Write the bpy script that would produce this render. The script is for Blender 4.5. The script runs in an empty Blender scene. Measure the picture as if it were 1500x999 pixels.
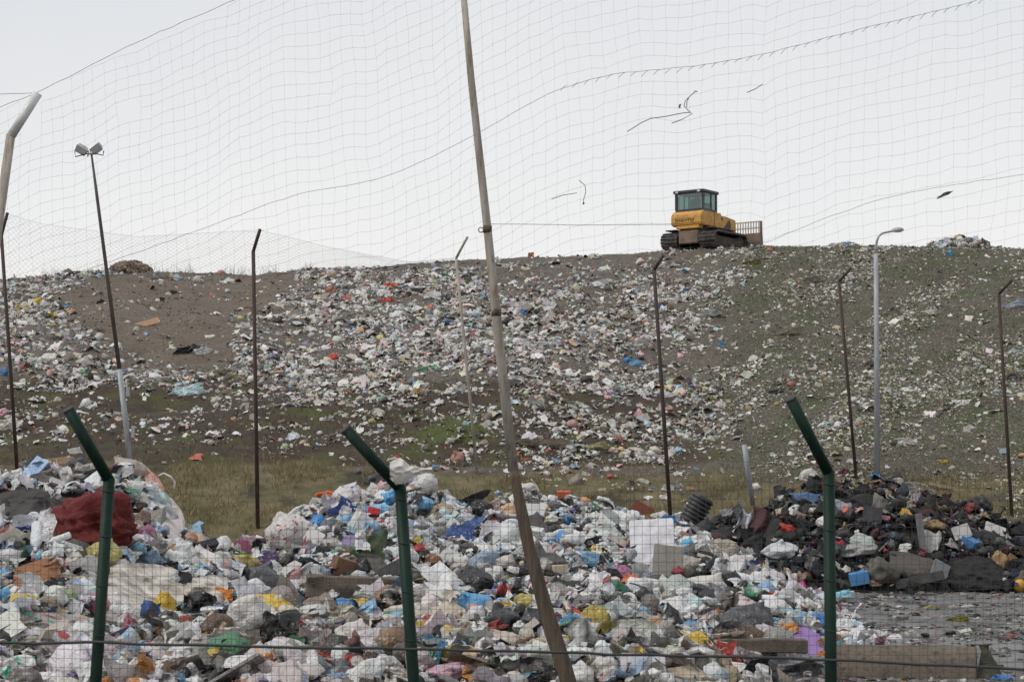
import bpy, bmesh, math, random
import numpy as np
R = math.radians
random.seed(7); rng = np.random.default_rng(11)
scene = bpy.context.scene
col = scene.collection

# ------------------------------------------------------------------ camera, sky, sun, exposure
FPX = 3000.0                      # focal length in pixels of the 1500 px wide photograph
CAM = np.array([0.0, 0.0, 3.0])
PITCH = math.atan(215.5 / FPX)
cd = bpy.data.cameras.new('camera'); cam = bpy.data.objects.new('camera', cd); col.objects.link(cam)
cd.sensor_fit = 'HORIZONTAL'; cd.sensor_width = 36.0; cd.lens = 36.0 * FPX / 1500.0
cam.location = CAM; cam.rotation_euler = (math.pi / 2 + PITCH, 0, 0)
cd.clip_start = 0.5; cd.clip_end = 6000
cd.dof.use_dof = True; cd.dof.focus_distance = 62.0; cd.dof.aperture_fstop = 11.0
scene.camera = cam

SUN_EL, SUN_AZ = 52.0, 248.0       # azimuth clockwise from +Y (the view direction)
w = bpy.data.worlds.new('World'); scene.world = w; w.use_nodes = True
nt = w.node_tree; N = nt.nodes; L = nt.links; N.clear()
out = N.new('ShaderNodeOutputWorld'); bg = N.new('ShaderNodeBackground')
sky = N.new('ShaderNodeTexSky'); sky.sky_type = 'NISHITA'; sky.sun_disc = False
sky.sun_elevation = R(SUN_EL); sky.sun_rotation = R(SUN_AZ); sky.dust_density = 4; sky.air_density = 1.0
hs = N.new('ShaderNodeHueSaturation'); hs.inputs['Saturation'].default_value = 0.10
L.new(sky.outputs[0], hs.inputs['Color'])
tc = N.new('ShaderNodeTexCoord'); sp = N.new('ShaderNodeSeparateXYZ'); L.new(tc.outputs['Generated'], sp.inputs[0])
nz = N.new('ShaderNodeTexNoise'); nz.inputs['Scale'].default_value = 2.6; nz.inputs['Detail'].default_value = 4
L.new(tc.outputs['Generated'], nz.inputs['Vector'])
ad = N.new('ShaderNodeMath'); ad.operation = 'MULTIPLY_ADD'; ad.inputs[1].default_value = 0.20
L.new(nz.outputs['Fac'], ad.inputs[0]); L.new(sp.outputs['Z'], ad.inputs[2])
rp = N.new('ShaderNodeValToRGB')                       # the cloud deck: paler and warmer towards the horizon
rp.color_ramp.elements[0].position = 0.16; rp.color_ramp.elements[0].color = (0.835, 0.83, 0.815, 1)
rp.color_ramp.elements[1].position = 0.36; rp.color_ramp.elements[1].color = (0.655, 0.675, 0.71, 1)
L.new(ad.outputs[0], rp.inputs['Fac'])
sc10 = N.new('ShaderNodeVectorMath'); sc10.operation = 'SCALE'; sc10.inputs['Scale'].default_value = 10.0
L.new(rp.outputs[0], sc10.inputs[0])
mx = N.new('ShaderNodeMix'); mx.data_type = 'RGBA'; mx.inputs['Factor'].default_value = 0.93
L.new(hs.outputs[0], mx.inputs['A']); L.new(sc10.outputs[0], mx.inputs['B'])
L.new(mx.outputs['Result'], bg.inputs['Color']); bg.inputs['Strength'].default_value = 0.1
L.new(bg.outputs[0], out.inputs[0])
sd = bpy.data.lights.new('sun', 'SUN'); sd.energy = 1.5; sd.angle = R(18); sd.color = (1.0, 0.96, 0.9)
so = bpy.data.objects.new('sun', sd); col.objects.link(so)
so.rotation_euler = (R(90 - SUN_EL), 0, R(180 - SUN_AZ)); so.location = (20, 20, 60)
vs = scene.view_settings; vs.view_transform = 'Standard'; vs.look = 'None'; vs.exposure = 0.20; vs.gamma = 1.0
vs.use_curve_mapping = False

# ------------------------------------------------------------------ helpers: noise, projection, mesh batches
def _h(ix, iy, iz, s):
    n = (ix.astype(np.int64) * 374761393 + iy.astype(np.int64) * 668265263 + iz.astype(np.int64) * 1440662683 + s * 1274126177) & 0xFFFFFFFF
    n = ((n ^ (n >> 13)) * 1274126177) & 0xFFFFFFFF
    n = ((n ^ (n >> 16)) * 2246822519) & 0xFFFFFFFF
    return ((n ^ (n >> 15)) & 0xFFFFFF) / float(0xFFFFFF) * 2 - 1
def vn3(p, s=0):
    i = np.floor(p); f = p - i; f = f * f * (3 - 2 * f); i = i.astype(np.int64)
    x, y, z = i[..., 0], i[..., 1], i[..., 2]; fx, fy, fz = f[..., 0], f[..., 1], f[..., 2]
    l = lambda a, b, t: a + (b - a) * t
    return l(l(l(_h(x, y, z, s), _h(x+1, y, z, s), fx), l(_h(x, y+1, z, s), _h(x+1, y+1, z, s), fx), fy),
             l(l(_h(x, y, z+1, s), _h(x+1, y, z+1, s), fx), l(_h(x, y+1, z+1, s), _h(x+1, y+1, z+1, s), fx), fy), fz)
def worley(p, s=0):                        # distance to the nearest cell point: sharp creases between soft dents
    i = np.floor(p).astype(np.int64); best = np.full(p.shape[:-1], 9.)
    for dx in (-1, 0, 1):
        for dy in (-1, 0, 1):
            for dz in (-1, 0, 1):
                c = i + np.array([dx, dy, dz]); x, y, z = c[..., 0], c[..., 1], c[..., 2]
                q = c + np.stack([_h(x, y, z, s), _h(x, y, z, s+1), _h(x, y, z, s+2)], -1) * .5 + .5
                best = np.minimum(best, np.linalg.norm(p - q, axis=-1))
    return best
def vn2(x, y, s=0):
    x = np.asarray(x, float); y = np.asarray(y, float); x, y = np.broadcast_arrays(x, y)
    ix = np.floor(x); iy = np.floor(y); fx = x - ix; fy = y - iy
    fx = fx*fx*(3-2*fx); fy = fy*fy*(3-2*fy); ix = ix.astype(np.int64); iy = iy.astype(np.int64); z = ix * 0
    a = _h(ix, iy, z, s); b = _h(ix+1, iy, z, s); c = _h(ix, iy+1, z, s); d = _h(ix+1, iy+1, z, s)
    return (a + (b-a)*fx) * (1-fy) + (c + (d-c)*fx) * fy
def sstep(a, b, x):
    t = np.clip((np.asarray(x, float) - a) / (b - a), 0, 1); return t*t*(3-2*t)
CP, SP = math.cos(PITCH), math.sin(PITCH)
def ray(px, py):
    a = (np.asarray(px, float) - 750) / FPX; b = (499.5 - np.asarray(py, float)) / FPX
    y = CP - b * SP; z = SP + b * CP
    return np.stack([a / y, np.ones_like(a / y), z / y], -1)
def at(px, py, D):
    return CAM + ray(px, py) * np.asarray(D, float)[..., None]
def proj(P):
    d = np.asarray(P, float) - CAM
    zc = d[..., 1] * CP + d[..., 2] * SP; yc = -d[..., 1] * SP + d[..., 2] * CP
    return 750 + FPX * d[..., 0] / zc, 499.5 - FPX * yc / zc
def V3(p): return (float(p[0]), float(p[1]), float(p[2]))
def lin(h):
    c = [int(h[i:i+2], 16) / 255 for i in (0, 2, 4)]
    return tuple((x / 12.92 if x <= .04045 else ((x + .055) / 1.055) ** 2.4) for x in c)

def tag(o, label=None, cat=None, group=None, kind=None):
    if label: o['label'] = label
    if cat: o['category'] = cat
    if group: o['group'] = group
    if kind: o['kind'] = kind
    return o
def empty(name, loc, rz=0):
    o = bpy.data.objects.new(name, None); col.objects.link(o); o.location = V3(loc); o.rotation_euler = (0, 0, rz)
    o.empty_display_size = 0.2; return o
def link(name, me, mat=None, parent=None):
    if mat is not None and not me.materials: me.materials.append(mat)
    o = bpy.data.objects.new(name, me); col.objects.link(o); o.parent = parent; return o
def tri_mesh(name, V, F, cols=None, smooth=True):
    V = np.asarray(V, np.float32); F = np.asarray(F, np.int32)
    me = bpy.data.meshes.new(name); me.vertices.add(len(V)); me.vertices.foreach_set('co', V.ravel())
    k = F.shape[1]; me.loops.add(len(F) * k); me.loops.foreach_set('vertex_index', F.ravel())
    me.polygons.add(len(F)); me.polygons.foreach_set('loop_start', np.arange(0, len(F) * k, k, dtype=np.int32))
    sm = np.full(len(F), bool(smooth)) if np.isscalar(smooth) or isinstance(smooth, bool) else np.asarray(smooth, bool)
    me.polygons.foreach_set('use_smooth', sm)
    if cols is not None:
        a = me.color_attributes.new('Col', 'FLOAT_COLOR', 'POINT')
        c = np.ones((len(V), 4), np.float32); c[:, :cols.shape[1]] = cols; a.data.foreach_set('color', c.ravel())
    me.update(calc_edges=True); return me
class Batch:                                   # many pieces into one mesh (stuff)
    def __init__(s): s.V = []; s.F = []; s.C = []; s.S = []; s.n = 0
    def add(s, V, F, C, smooth=True):
        s.V.append(V); s.F.append(F + s.n); s.C.append(C); s.S.append(np.full(len(F), smooth)); s.n += len(V)
    def inst(s, var, loc, rot, scl, c1, c2, mixv, smooth=True):
        V, F = var; n = len(loc); m = len(V)
        P = np.einsum('nij,nkj->nki', rot, V[None] * scl[:, None, :]) + loc[:, None, :]
        t = mixv[None, :, None] if mixv.ndim == 1 else mixv[..., None]
        C = c1[:, None, :] * (1 - t) + c2[:, None, :] * t
        FF = (F[None] + (np.arange(n) * m)[:, None, None]).reshape(-1, 3)
        s.add(P.reshape(-1, 3), FF, np.broadcast_to(C, (n, m, 3)).reshape(-1, 3), smooth)
    def build(s, name, mat, parent=None):
        me = tri_mesh(name, np.concatenate(s.V), np.concatenate(s.F), np.concatenate(s.C), np.concatenate(s.S))
        return link(name, me, mat, parent)
class MB:                                      # bmesh collector for hard-surface parts
    def __init__(s): s.bm = bmesh.new()
    def box(s, c, d, rot=None, bev=0.0):
        r = bmesh.ops.create_cube(s.bm, size=1)['verts']
        for v in r: v.co.x *= d[0]; v.co.y *= d[1]; v.co.z *= d[2]
        if bev: 
            e = list({e for v in r for e in v.link_edges})
            q = bmesh.ops.bevel(s.bm, geom=e, offset=bev, segments=1, affect='EDGES'); r = list({v for f in q['faces'] for v in f.verts} | {v for v in r if v.is_valid})
        from mathutils import Matrix, Vector, Euler
        M = Euler(rot).to_matrix() if rot else Matrix.Identity(3)
        for v in r: v.co = M @ v.co + Vector(c)
        return s
    def prism(s, pts, x0, x1, axis=0):         # outline in the other two axes, extruded along `axis`
        n = len(pts); vs = []
        for x in (x0, x1):
            for a, b in pts:
                p = [a, b]; p.insert(axis, x); vs.append(s.bm.verts.new(p))
        fs = [list(range(n))[::-1], list(range(n, 2*n))] + [[i, (i+1) % n, n + (i+1) % n, n + i] for i in range(n)]
        for f in fs: s.bm.faces.new([vs[i] for i in f])
        return s
    def tube(s, pts, r, sides=10, cap=True):
        rr = r if hasattr(r, '__len__') else [r] * len(pts)
        P = np.asarray(pts, float); rings = []
        for i, p in enumerate(P):
            t = P[min(i+1, len(P)-1)] - P[max(i-1, 0)]; t /= np.linalg.norm(t)
            a = np.cross(t, [0, 0, 1] if abs(t[2]) < .9 else [0, 1, 0]); a /= np.linalg.norm(a); b = np.cross(t, a)
            rings.append([s.bm.verts.new(p + rr[i] * (a * math.cos(k * 2 * math.pi / sides) + b * math.sin(k * 2 * math.pi / sides))) for k in range(sides)])
        for i in range(len(rings) - 1):
            for k in range(sides):
                f = s.bm.faces.new([rings[i][k], rings[i][(k+1) % sides], rings[i+1][(k+1) % sides], rings[i+1][k]]); f.smooth = True
        if cap: s.bm.faces.new(rings[0][::-1]); s.bm.faces.new(rings[-1])
        return s
    def build(s, name, mat, parent=None, loc=None, rot=None):
        bmesh.ops.recalc_face_normals(s.bm, faces=s.bm.faces[:])
        me = bpy.data.meshes.new(name); s.bm.to_mesh(me); s.bm.free()
        o = link(name, me, mat, parent)
        if loc is not None: o.location = V3(loc)
        if rot is not None: o.rotation_euler = rot
        return o
def strands(lines, radius, sides=3):           # thin cords: list of (k,3) polylines -> V, F
    Vs = []; Fs = []; n = 0; ang = np.arange(sides) * 2 * np.pi / sides
    for P in lines:
        P = np.asarray(P, float); k = len(P)
        T = np.gradient(P, axis=0); T /= np.linalg.norm(T, axis=1)[:, None] + 1e-9
        up = np.where(np.abs(T[:, 2:3]) < .8, [[0, 0, 1.]], [[1., 0, 0]])
        A = np.cross(T, up); A /= np.linalg.norm(A, axis=1)[:, None]; B = np.cross(T, A)
        V = P[:, None] + radius * (A[:, None] * np.cos(ang)[None, :, None] + B[:, None] * np.sin(ang)[None, :, None])
        i = np.arange(k-1)[:, None] * sides; j = np.arange(sides)[None]; j2 = (j + 1) % sides
        q = np.stack([i + j, i + j2, i + sides + j2, i + sides + j], -1).reshape(-1, 4)
        Vs.append(V.reshape(-1, 3)); Fs.append(q + n); n += k * sides
    return np.concatenate(Vs), np.concatenate(Fs)

# ------------------------------------------------------------------ materials
def newmat(name):
    m = bpy.data.materials.new(name); m.use_nodes = True; t = m.node_tree
    return m, t.nodes, t.links, t.nodes['Principled BSDF'], t.nodes['Material Output']
def rgba(c): return (c[0], c[1], c[2], 1)
def mixc(N, L, fac, a, b, mode='MIX'):
    n = N.new('ShaderNodeMix'); n.data_type = 'RGBA'; n.blend_type = mode
    for s, v in (('Factor', fac), ('A', a), ('B', b)):
        if isinstance(v, bpy.types.NodeSocket): L.new(v, n.inputs[s])
        else: n.inputs[s].default_value = v if s == 'Factor' else rgba(v)
    return n.outputs['Result']
def noise(N, L, scale, detail=4, rough=.6, vec=None, lo=None, hi=None, dist=0):
    n = N.new('ShaderNodeTexNoise'); n.inputs['Scale'].default_value = scale; n.inputs['Detail'].default_value = detail
    n.inputs['Roughness'].default_value = rough; n.inputs['Distortion'].default_value = dist
    if vec is not None: L.new(vec, n.inputs['Vector'])
    if lo is None: return n.outputs['Fac']
    m = N.new('ShaderNodeMapRange'); m.inputs[1].default_value = lo; m.inputs[2].default_value = hi; L.new(n.outputs['Fac'], m.inputs[0])
    return m.outputs[0]
def bump(N, L, h, strength, dist, bs):
    b = N.new('ShaderNodeBump'); b.inputs['Strength'].default_value = strength; b.inputs['Distance'].default_value = dist
    L.new(h, b.inputs['Height']); L.new(b.outputs[0], bs.inputs['Normal']); return b
def scrap_mat(name, src, rough, dirt, transl=0.0, bumpd=.02, bscale=14, prints=False, grain=False):
    m, N, L, bs, mo = newmat(name)
    if src == 'attr': a = N.new('ShaderNodeVertexColor'); a.layer_name = 'Col'; c = a.outputs['Color']
    else: a = N.new('ShaderNodeObjectInfo'); c = a.outputs['Color']
    geo = N.new('ShaderNodeNewGeometry'); pos = geo.outputs['Position']
    if prints:
        k = noise(N, L, 5.5, 3, .5, pos, .60, .63)
        hue = N.new('ShaderNodeHueSaturation'); hue.inputs['Color'].default_value = (.55, .03, .06, 1); L.new(a.outputs['Random'], hue.inputs['Hue'])
        c = mixc(N, L, k, c, hue.outputs[0])
    d = noise(N, L, 4.0, 5, .65, pos, .42, .72)
    dm = N.new('ShaderNodeMath'); dm.operation = 'MULTIPLY'; dm.inputs[1].default_value = dirt; L.new(d, dm.inputs[0])
    c = mixc(N, L, dm.outputs[0], c, (.115, .09, .07))
    g = noise(N, L, 40, 3, .6, pos, .3, .7)
    c = mixc(N, L, .22, c, mixc(N, L, g, (.5, .48, .45), (1, 1, 1)), 'MULTIPLY')
    L.new(c, bs.inputs['Base Color'])
    rr = N.new('ShaderNodeMapRange'); rr.inputs[3].default_value = rough - .12; rr.inputs[4].default_value = min(1, rough + .2)
    L.new(noise(N, L, 9, 2, .5, pos), rr.inputs[0]); L.new(rr.outputs[0], bs.inputs['Roughness'])
    wv = N.new('ShaderNodeTexNoise'); wv.inputs['Scale'].default_value = bscale * .6; wv.inputs['Detail'].default_value = 2; L.new(pos, wv.inputs['Vector'])
    va = N.new('ShaderNodeVectorMath'); va.operation = 'MULTIPLY_ADD'; va.inputs[1].default_value = (1.6 / bscale,) * 3; L.new(wv.outputs['Color'], va.inputs[0]); L.new(pos, va.inputs[2])
    v1 = N.new('ShaderNodeTexVoronoi'); v1.inputs['Scale'].default_value = bscale * .55; L.new(va.outputs[0], v1.inputs['Vector'])
    v2 = N.new('ShaderNodeTexVoronoi'); v2.inputs['Scale'].default_value = bscale * 1.3; L.new(va.outputs[0], v2.inputs['Vector'])
    sm_ = N.new('ShaderNodeMath'); sm_.operation = 'MULTIPLY_ADD'; sm_.inputs[1].default_value = .45; L.new(v2.outputs['Distance'], sm_.inputs[0]); L.new(v1.outputs['Distance'], sm_.inputs[2])
    b = bump(N, L, sm_.outputs[0], 1.0, bumpd, bs)
    if transl:
        t = N.new('ShaderNodeBsdfTranslucent'); L.new(c, t.inputs['Color']); L.new(b.outputs[0], t.inputs['Normal'])
        x = N.new('ShaderNodeMixShader'); x.inputs[0].default_value = transl
        L.new(bs.outputs[0], x.inputs[1]); L.new(t.outputs[0], x.inputs[2]); L.new(x.outputs[0], mo.inputs['Surface'])
    return m
def clear_film_mat():
    m, N, L, bs, mo = newmat('clear_film')
    a = N.new('ShaderNodeObjectInfo'); L.new(a.outputs['Color'], bs.inputs['Base Color']); bs.inputs['Roughness'].default_value = .35
    geo = N.new('ShaderNodeNewGeometry'); b = bump(N, L, noise(N, L, 5, 3, .5, geo.outputs['Position'], dist=.6), .8, .05, bs)
    t = N.new('ShaderNodeBsdfTransparent'); t.inputs[0].default_value = (.85, .82, .78, 1)
    x = N.new('ShaderNodeMixShader'); L.new(noise(N, L, 2.2, 3, .6, geo.outputs['Position'], .15, .62), x.inputs[0])
    x2 = N.new('ShaderNodeMath'); 
    L.new(t.outputs[0], x.inputs[1]); L.new(bs.outputs[0], x.inputs[2]); L.new(x.outputs[0], mo.inputs['Surface']); return m
def solid_mat(name, c, rough=.6, c2=None, scale=6, lo=.45, hi=.62, metallic=0, bumpd=.004, stretch=None, c3=None):
    m, N, L, bs, mo = newmat(name)
    tcn = N.new('ShaderNodeTexCoord'); v = tcn.outputs['Object']
    if stretch:
        mp = N.new('ShaderNodeMapping'); mp.inputs['Scale'].default_value = stretch; L.new(v, mp.inputs[0]); v = mp.outputs[0]
    if c2: cc = mixc(N, L, noise(N, L, scale, 6, .65, v, lo, hi), c, c2)
    else: cc = mixc(N, L, noise(N, L, scale, 4, .6, v, .3, .7), tuple(x * .8 for x in c), tuple(min(1, x * 1.15) for x in c))
    if c3: cc = mixc(N, L, noise(N, L, scale * 2.7, 5, .7, v, .52, .66), cc, c3)
    L.new(cc, bs.inputs['Base Color']); bs.inputs['Roughness'].default_value = rough; bs.inputs['Metallic'].default_value = metallic
    bump(N, L, noise(N, L, scale * 5, 4, .6, v), .5, bumpd, bs); return m

M = {}
M['film'] = scrap_mat('plastic_film', 'attr', .33, .18, .22, .04, 14)
M['black_film'] = scrap_mat('dark_scrap', 'attr', .55, .10, .04, .04, 14); M['black_film'].node_tree.nodes['Principled BSDF'].inputs['Specular IOR Level'].default_value = .28
M['far_film'] = scrap_mat('weathered_litter', 'attr', .55, .32, .12, .05, 9)
M['bag'] = scrap_mat('plastic_bag', 'obj', .30, .18, .14, .035, 12)
M['bag_near'] = scrap_mat('fluttering_bag', 'obj', .4, .12, .2, .008, 40)
M['bag_print'] = scrap_mat('printed_plastic_bag', 'obj', .32, .16, .16, .035, 12, prints=True)
M['cloth'] = scrap_mat('dirty_cloth', 'obj', .85, .16, 0, .035, 9)
M['rigid'] = scrap_mat('dirty_panel', 'obj', .55, .45, 0, .004, 20)
M['clear'] = clear_film_mat()
M['core'] = solid_mat('compacted_waste', (.05, .043, .036), .9, (.11, .10, .09), 3.5, .4, .65, bumpd=.08, c3=(.05, .05, .05))  # darkened so the colour itself puts shade into gaps between loose pieces
M['black_core'] = solid_mat('dark_waste', (.014, .013, .013), .9, (.035, .031, .029), 3.5, .4, .65, bumpd=.08)
M['green_paint'] = solid_mat('dark_green_paint', (.0025, .018, .011), .55, (.005, .025, .016), 12, .45, .62, bumpd=.002, c3=(.018, .024, .016), stretch=(1, 1, .3)); M['green_paint'].node_tree.nodes['Principled BSDF'].inputs['Specular IOR Level'].default_value = .2
M['green_wire'] = solid_mat('dull_green_wire', (.035, .045, .042), .6)
M['rail'] = solid_mat('dark_grey_cable', (.035, .036, .037), .7)
M['rust'] = solid_mat('rusty_brown_steel', (.060, .034, .027), .8, (.036, .024, .021), 7, .4, .6, stretch=(1, 1, .25))
M['dark_steel'] = solid_mat('dark_weathered_steel', (.075, .066, .06), .75, (.12, .10, .085), 7, .45, .62, stretch=(1, 1, .2))
M['galv'] = solid_mat('galvanised_steel', (.36, .38, .40), .55, (.27, .285, .30), 5, .4, .6, metallic=.1, stretch=(1, 1, .3))
M['pale_pole'] = solid_mat('weathered_pale_steel', (.38, .345, .30), .8, (.26, .225, .185), 5, .42, .6, stretch=(2, 2, .3), c3=(.19, .135, .10))
M['wood_pole'] = solid_mat('weathered_wood_pole', (.125, .092, .065), .9, (.065, .042, .028), 6, .40, .62, stretch=(3, 3, .25), bumpd=.015, c3=(.055, .036, .025))
M['cord'] = solid_mat('net_cord', (.16, .155, .15), .9)
M['rope'] = solid_mat('dark_rope', (.09, .085, .08), .9)
M['concrete'] = solid_mat('mossy_concrete', (.145, .115, .09), .9, (.105, .083, .064), 4, .38, .60, bumpd=.02, c3=(.05, .045, .033))
M['moss'] = solid_mat('dark_concrete', (.035, .035, .025), .95, (.09, .075, .055), 4, .45, .7, bumpd=.02)  # barrier end tone, far darker than the barrier body
M['yellow'] = solid_mat('faded_yellow_paint', (.60, .31, .045), .55, (.44, .23, .06), 2.2, .45, .65, c3=(.20, .12, .06))
M['mud'] = solid_mat('dried_mud', (.05, .041, .034), .95, (.085, .066, .052), 3, .4, .62, bumpd=.02)
M['track'] = solid_mat('track_steel', (.05, .046, .043), .7, (.13, .118, .105), 4, .45, .6, metallic=.3)
M['black_paint'] = solid_mat('black_paint', (.028, .03, .034), .45)
M['blade_steel'] = solid_mat('blade_steel', (.20, .14, .10), .7, (.12, .085, .065), 3, .4, .6)
M['rack'] = solid_mat('pale_rack_bars', (.46, .39, .31), .7)
M['lettering'] = solid_mat('dark_lettering', (.05, .03, .015), .6)
M['seat'] = solid_mat('seat_vinyl', (.03, .03, .03), .6)
M['lamp_grey'] = solid_mat('lamp_housing', (.40, .40, .41), .5, (.28, .28, .29), 6)
M['lens'] = solid_mat('lamp_lens', (.62, .62, .60), .3)
M['feather'] = solid_mat('dark_feathers', (.025, .024, .026), .7)
M['pipe'] = solid_mat('black_corrugated_plastic', (.022, .022, .023), .45)
M['mesh_metal'] = solid_mat('brown_clods', (.16, .115, .085), .95, (.10, .075, .055), 3)
def glass_mat():
    m, N, L, bs, mo = newmat('cab_glass'); g = N.new('ShaderNodeBsdfGlossy'); g.inputs['Roughness'].default_value = .08; g.inputs[0].default_value = (.8, .9, .88, 1)
    t = N.new('ShaderNodeBsdfTransparent'); t.inputs[0].default_value = (.55, .66, .64, 1)
    x = N.new('ShaderNodeMixShader'); x.inputs[0].default_value = .12; L.new(t.outputs[0], x.inputs[1]); L.new(g.outputs[0], x.inputs[2]); L.new(x.outputs[0], mo.inputs['Surface']); return m
M['glass'] = glass_mat()

# ------------------------------------------------------------------ terrain heights
CREST = [(-3000, 430), (-400, 425), (0, 408), (80, 401), (155, 397), (230, 396), (300, 398), (370, 400), (420, 394), (560, 388), (660, 379), (780, 374), (970, 364),
         (1120, 360), (1200, 362), (1280, 359), (1400, 361), (1500, 365), (1900, 375), (4000, 430)]
YC = 117.0
cx = np.array([(p - 750) / FPX * YC for p, q in CREST]); cz = np.array([at(p, q, YC)[2] for p, q in CREST]) - .12
def T(x, y):
    x = np.asarray(x, float); y = np.asarray(y, float); x, y = np.broadcast_arrays(x, y)
    z = np.where(y < 40, 1.0 * (1 - sstep(13, 19, y)), 0.0)
    zb = 3.38 + .38 * sstep(0, -12, x) + .15 * vn2(x * .12, x * 0 + 3, 5) 
    wob = 1.3 * vn2(x * .08, y * .06, 9)
    yb = y + wob * (1 - sstep(70, 78, y))
    bank = zb * np.power(np.clip((yb - 69.5) / 9.5, 0, 1), .85)
    zc = np.interp(x, cx, cz)
    t = (y - 79) / (YC - 79); tt = np.clip(t, 0, 1)
    hill = zb + (zc - zb) * tt * (1.22 - .22 * tt)
    amp = sstep(79, 86, y) * (1 - .75 * sstep(112, 117, y)) * (1 - sstep(150, 250, y))
    hill = hill + amp * (.55 * vn2(x * .13, y * .13, 21) + .28 * vn2(x * .4, y * .4, 22) + .10 * vn2(x * 1.3, y * 1.3, 23)) + .05 * vn2(x * 1.7, y * 1.7, 25) * sstep(79, 86, y)
    hill = np.where(y > YC, hill - .012 * (np.clip(y, 0, 600) - YC) , hill)
    z = np.where(y < 69, z, np.where(y < 79, bank, hill))
    z = z + np.where((y > 19) & (y < 69), .03 * vn2(x * .7, y * .7, 31), 0)
    return z

# heaps: ridge outlines (photo silhouette at the ridge's own distance)
def ridge(pts, D, sink=.18):
    X = np.array([(p - 750) / FPX * D for p, q in pts]); Z = np.array([max(0, at(p, q, D)[2] - sink) for p, q in pts]); return X, Z
RL = ridge([(-330, 760), (-120, 700), (0, 690), (30, 676), (60, 671), (100, 684), (150, 694), (190, 674), (215, 694), (240, 724), (270, 748), (290, 772), (345, 795), (430, 850), (520, 912), (560, 1100)], 44)
RM = ridge([(300, 1000), (325, 810), (345, 792), (400, 774), (430, 752), (460, 732), (500, 716), (560, 706), (620, 702), (645, 722), (700, 727), (770, 720), (850, 729), (900, 741), (960, 762), (1000, 776), (1060, 792), (1110, 832), (1160, 868), (1230, 1100)], 54)
RB = ridge([(950, 1200), (985, 800), (1010, 786), (1060, 760), (1090, 746), (1120, 726), (1150, 710), (1185, 700), (1280, 700), (1330, 708), (1400, 728), (1440, 742), (1490, 768), (1540, 800), (1600, 860), (1640, 1200)], 64.5)
def HL(x, y):
    h = np.interp(x, *RL, left=0, right=0); s = np.clip((y - 29.5) / 14.5, 0, 1); b = np.clip((50 - y) / 6, 0, 1)
    return h * np.where(y < 44, s ** .95, b ** .8)
def HM(x, y):
    h = np.interp(x, *RM, left=0, right=0); s = np.clip((y - 37) / 17, 0, 1); b = np.clip((60 - y) / 6, 0, 1)
    return h * np.where(y < 54, s ** .95, b ** .8)
def HB(x, y):
    h = np.interp(x, *RB, left=0, right=0); s = np.clip((y - 59.6) / 4.9, 0, 1); b = np.clip((68.5 - y) / 4, 0, 1)
    return h * np.where(y < 64.5, s ** .75, b ** .8)
def HF(x, y):
    e = .138 * y + .8 * vn2(y * .35, y * 0 + 1.5, 44) - x
    return (.50 + .22 * vn2(x * .5, y * .5, 41)) * sstep(0, 1.6, e) * sstep(26.5, 28.5, y) * (1 - sstep(44, 48, y)) * sstep(-19, -16, x)
def lump(x, y): return .20 * vn2(x * .9, y * .9, 51) + .13 * vn2(x * 2.1, y * 2.1, 52)
ZN = ('left', 'mid', 'black', 'fore')
def heaps(x, y):
    h = np.stack([HL(x, y), HM(x, y), HB(x, y), HF(x, y)], 0); return h
def S(x, y):
    x = np.asarray(x, float); y = np.asarray(y, float); t = T(x, y); h = heaps(x, y).max(0)
    return np.where(h > .03, np.maximum(t, h + lump(x, y) * np.clip(h / .5, 0, 1)), t)
def hit(px, py, d0=24., d1=125.):
    px = np.atleast_1d(np.asarray(px, float)); py = np.atleast_1d(np.asarray(py, float)); r = ray(px, py)
    Ds = np.arange(d0, d1, .2); out = np.full(len(px), np.nan); 
    for a in range(0, len(px), 400):
        rr = r[a:a+400]; P = CAM + rr[:, None, :] * Ds[None, :, None]
        below = P[..., 2] < S(P[..., 0], P[..., 1])
        i = below.argmax(1); ok = below.any(1); Dh = np.where(ok, Ds[i], np.nan)
        lo = np.maximum(Dh - .2, d0); hi = Dh.copy()
        for _ in range(5):
            mid = (lo + hi) / 2; Q = CAM + rr * mid[:, None]; b = Q[:, 2] < S(Q[:, 0], Q[:, 1])
            hi = np.where(b, mid, hi); lo = np.where(b, lo, mid)
        out[a:a+400] = hi
    return out
def normal(f, x, y, e=.3):
    n = np.stack([f(x - e, y) - f(x + e, y), f(x, y - e) - f(x, y + e), np.full(np.shape(x), 2 * e)], -1)
    return n / np.linalg.norm(n, axis=-1, keepdims=True)

# ------------------------------------------------------------------ image-plane description of the hillside cover (looked up through each point's own position)
DX = np.array([0, 125, 250, 375, 500, 625, 750, 875, 1000, 1125, 1250, 1375, 1500.])
DY = np.array([360, 385, 420, 460, 500, 540, 580, 620, 660, 690, 720.])
DM = np.array([
 [.8, .8, .7, .7, .5, .3, .2, .2, .2, .4, .6, .8, .3],
 [.8, .7, .5, .5, .4, .12, .10, .10, .2, .3, .3, .45, .25],
 [.85, .4, .03, .3, .9, .85, .7, .45, .42, .42, .2, .12, .12],
 [.85, .2, .02, .3, 1, 1, 1, .9, .7, .45, .2, .15, .35],
 [.85, .65, .06, .5, .95, 1, 1, 1, .8, .35, .3, .25, .3],
 [.5, .7, .45, .5, .75, .75, .85, .95, .75, .4, .4, .4, .25],
 [.34, .34, .42, .34, .40, .42, .5, .8, .7, .65, .65, .45, .35],
 [.12, .12, .11, .12, .14, .18, .26, .55, .6, .7, .65, .5, .4],
 [.09, .10, .09, .10, .13, .14, .24, .46, .6, .7, .65, .55, .5],
 [.02, .02, .03, .02, .03, .06, .1, .2, .3, .4, .4, .3, .3],
 [.02, .02, .02, .02, .02, .02, .02, .02, .03, .03, .03, .03, .03]])
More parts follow.
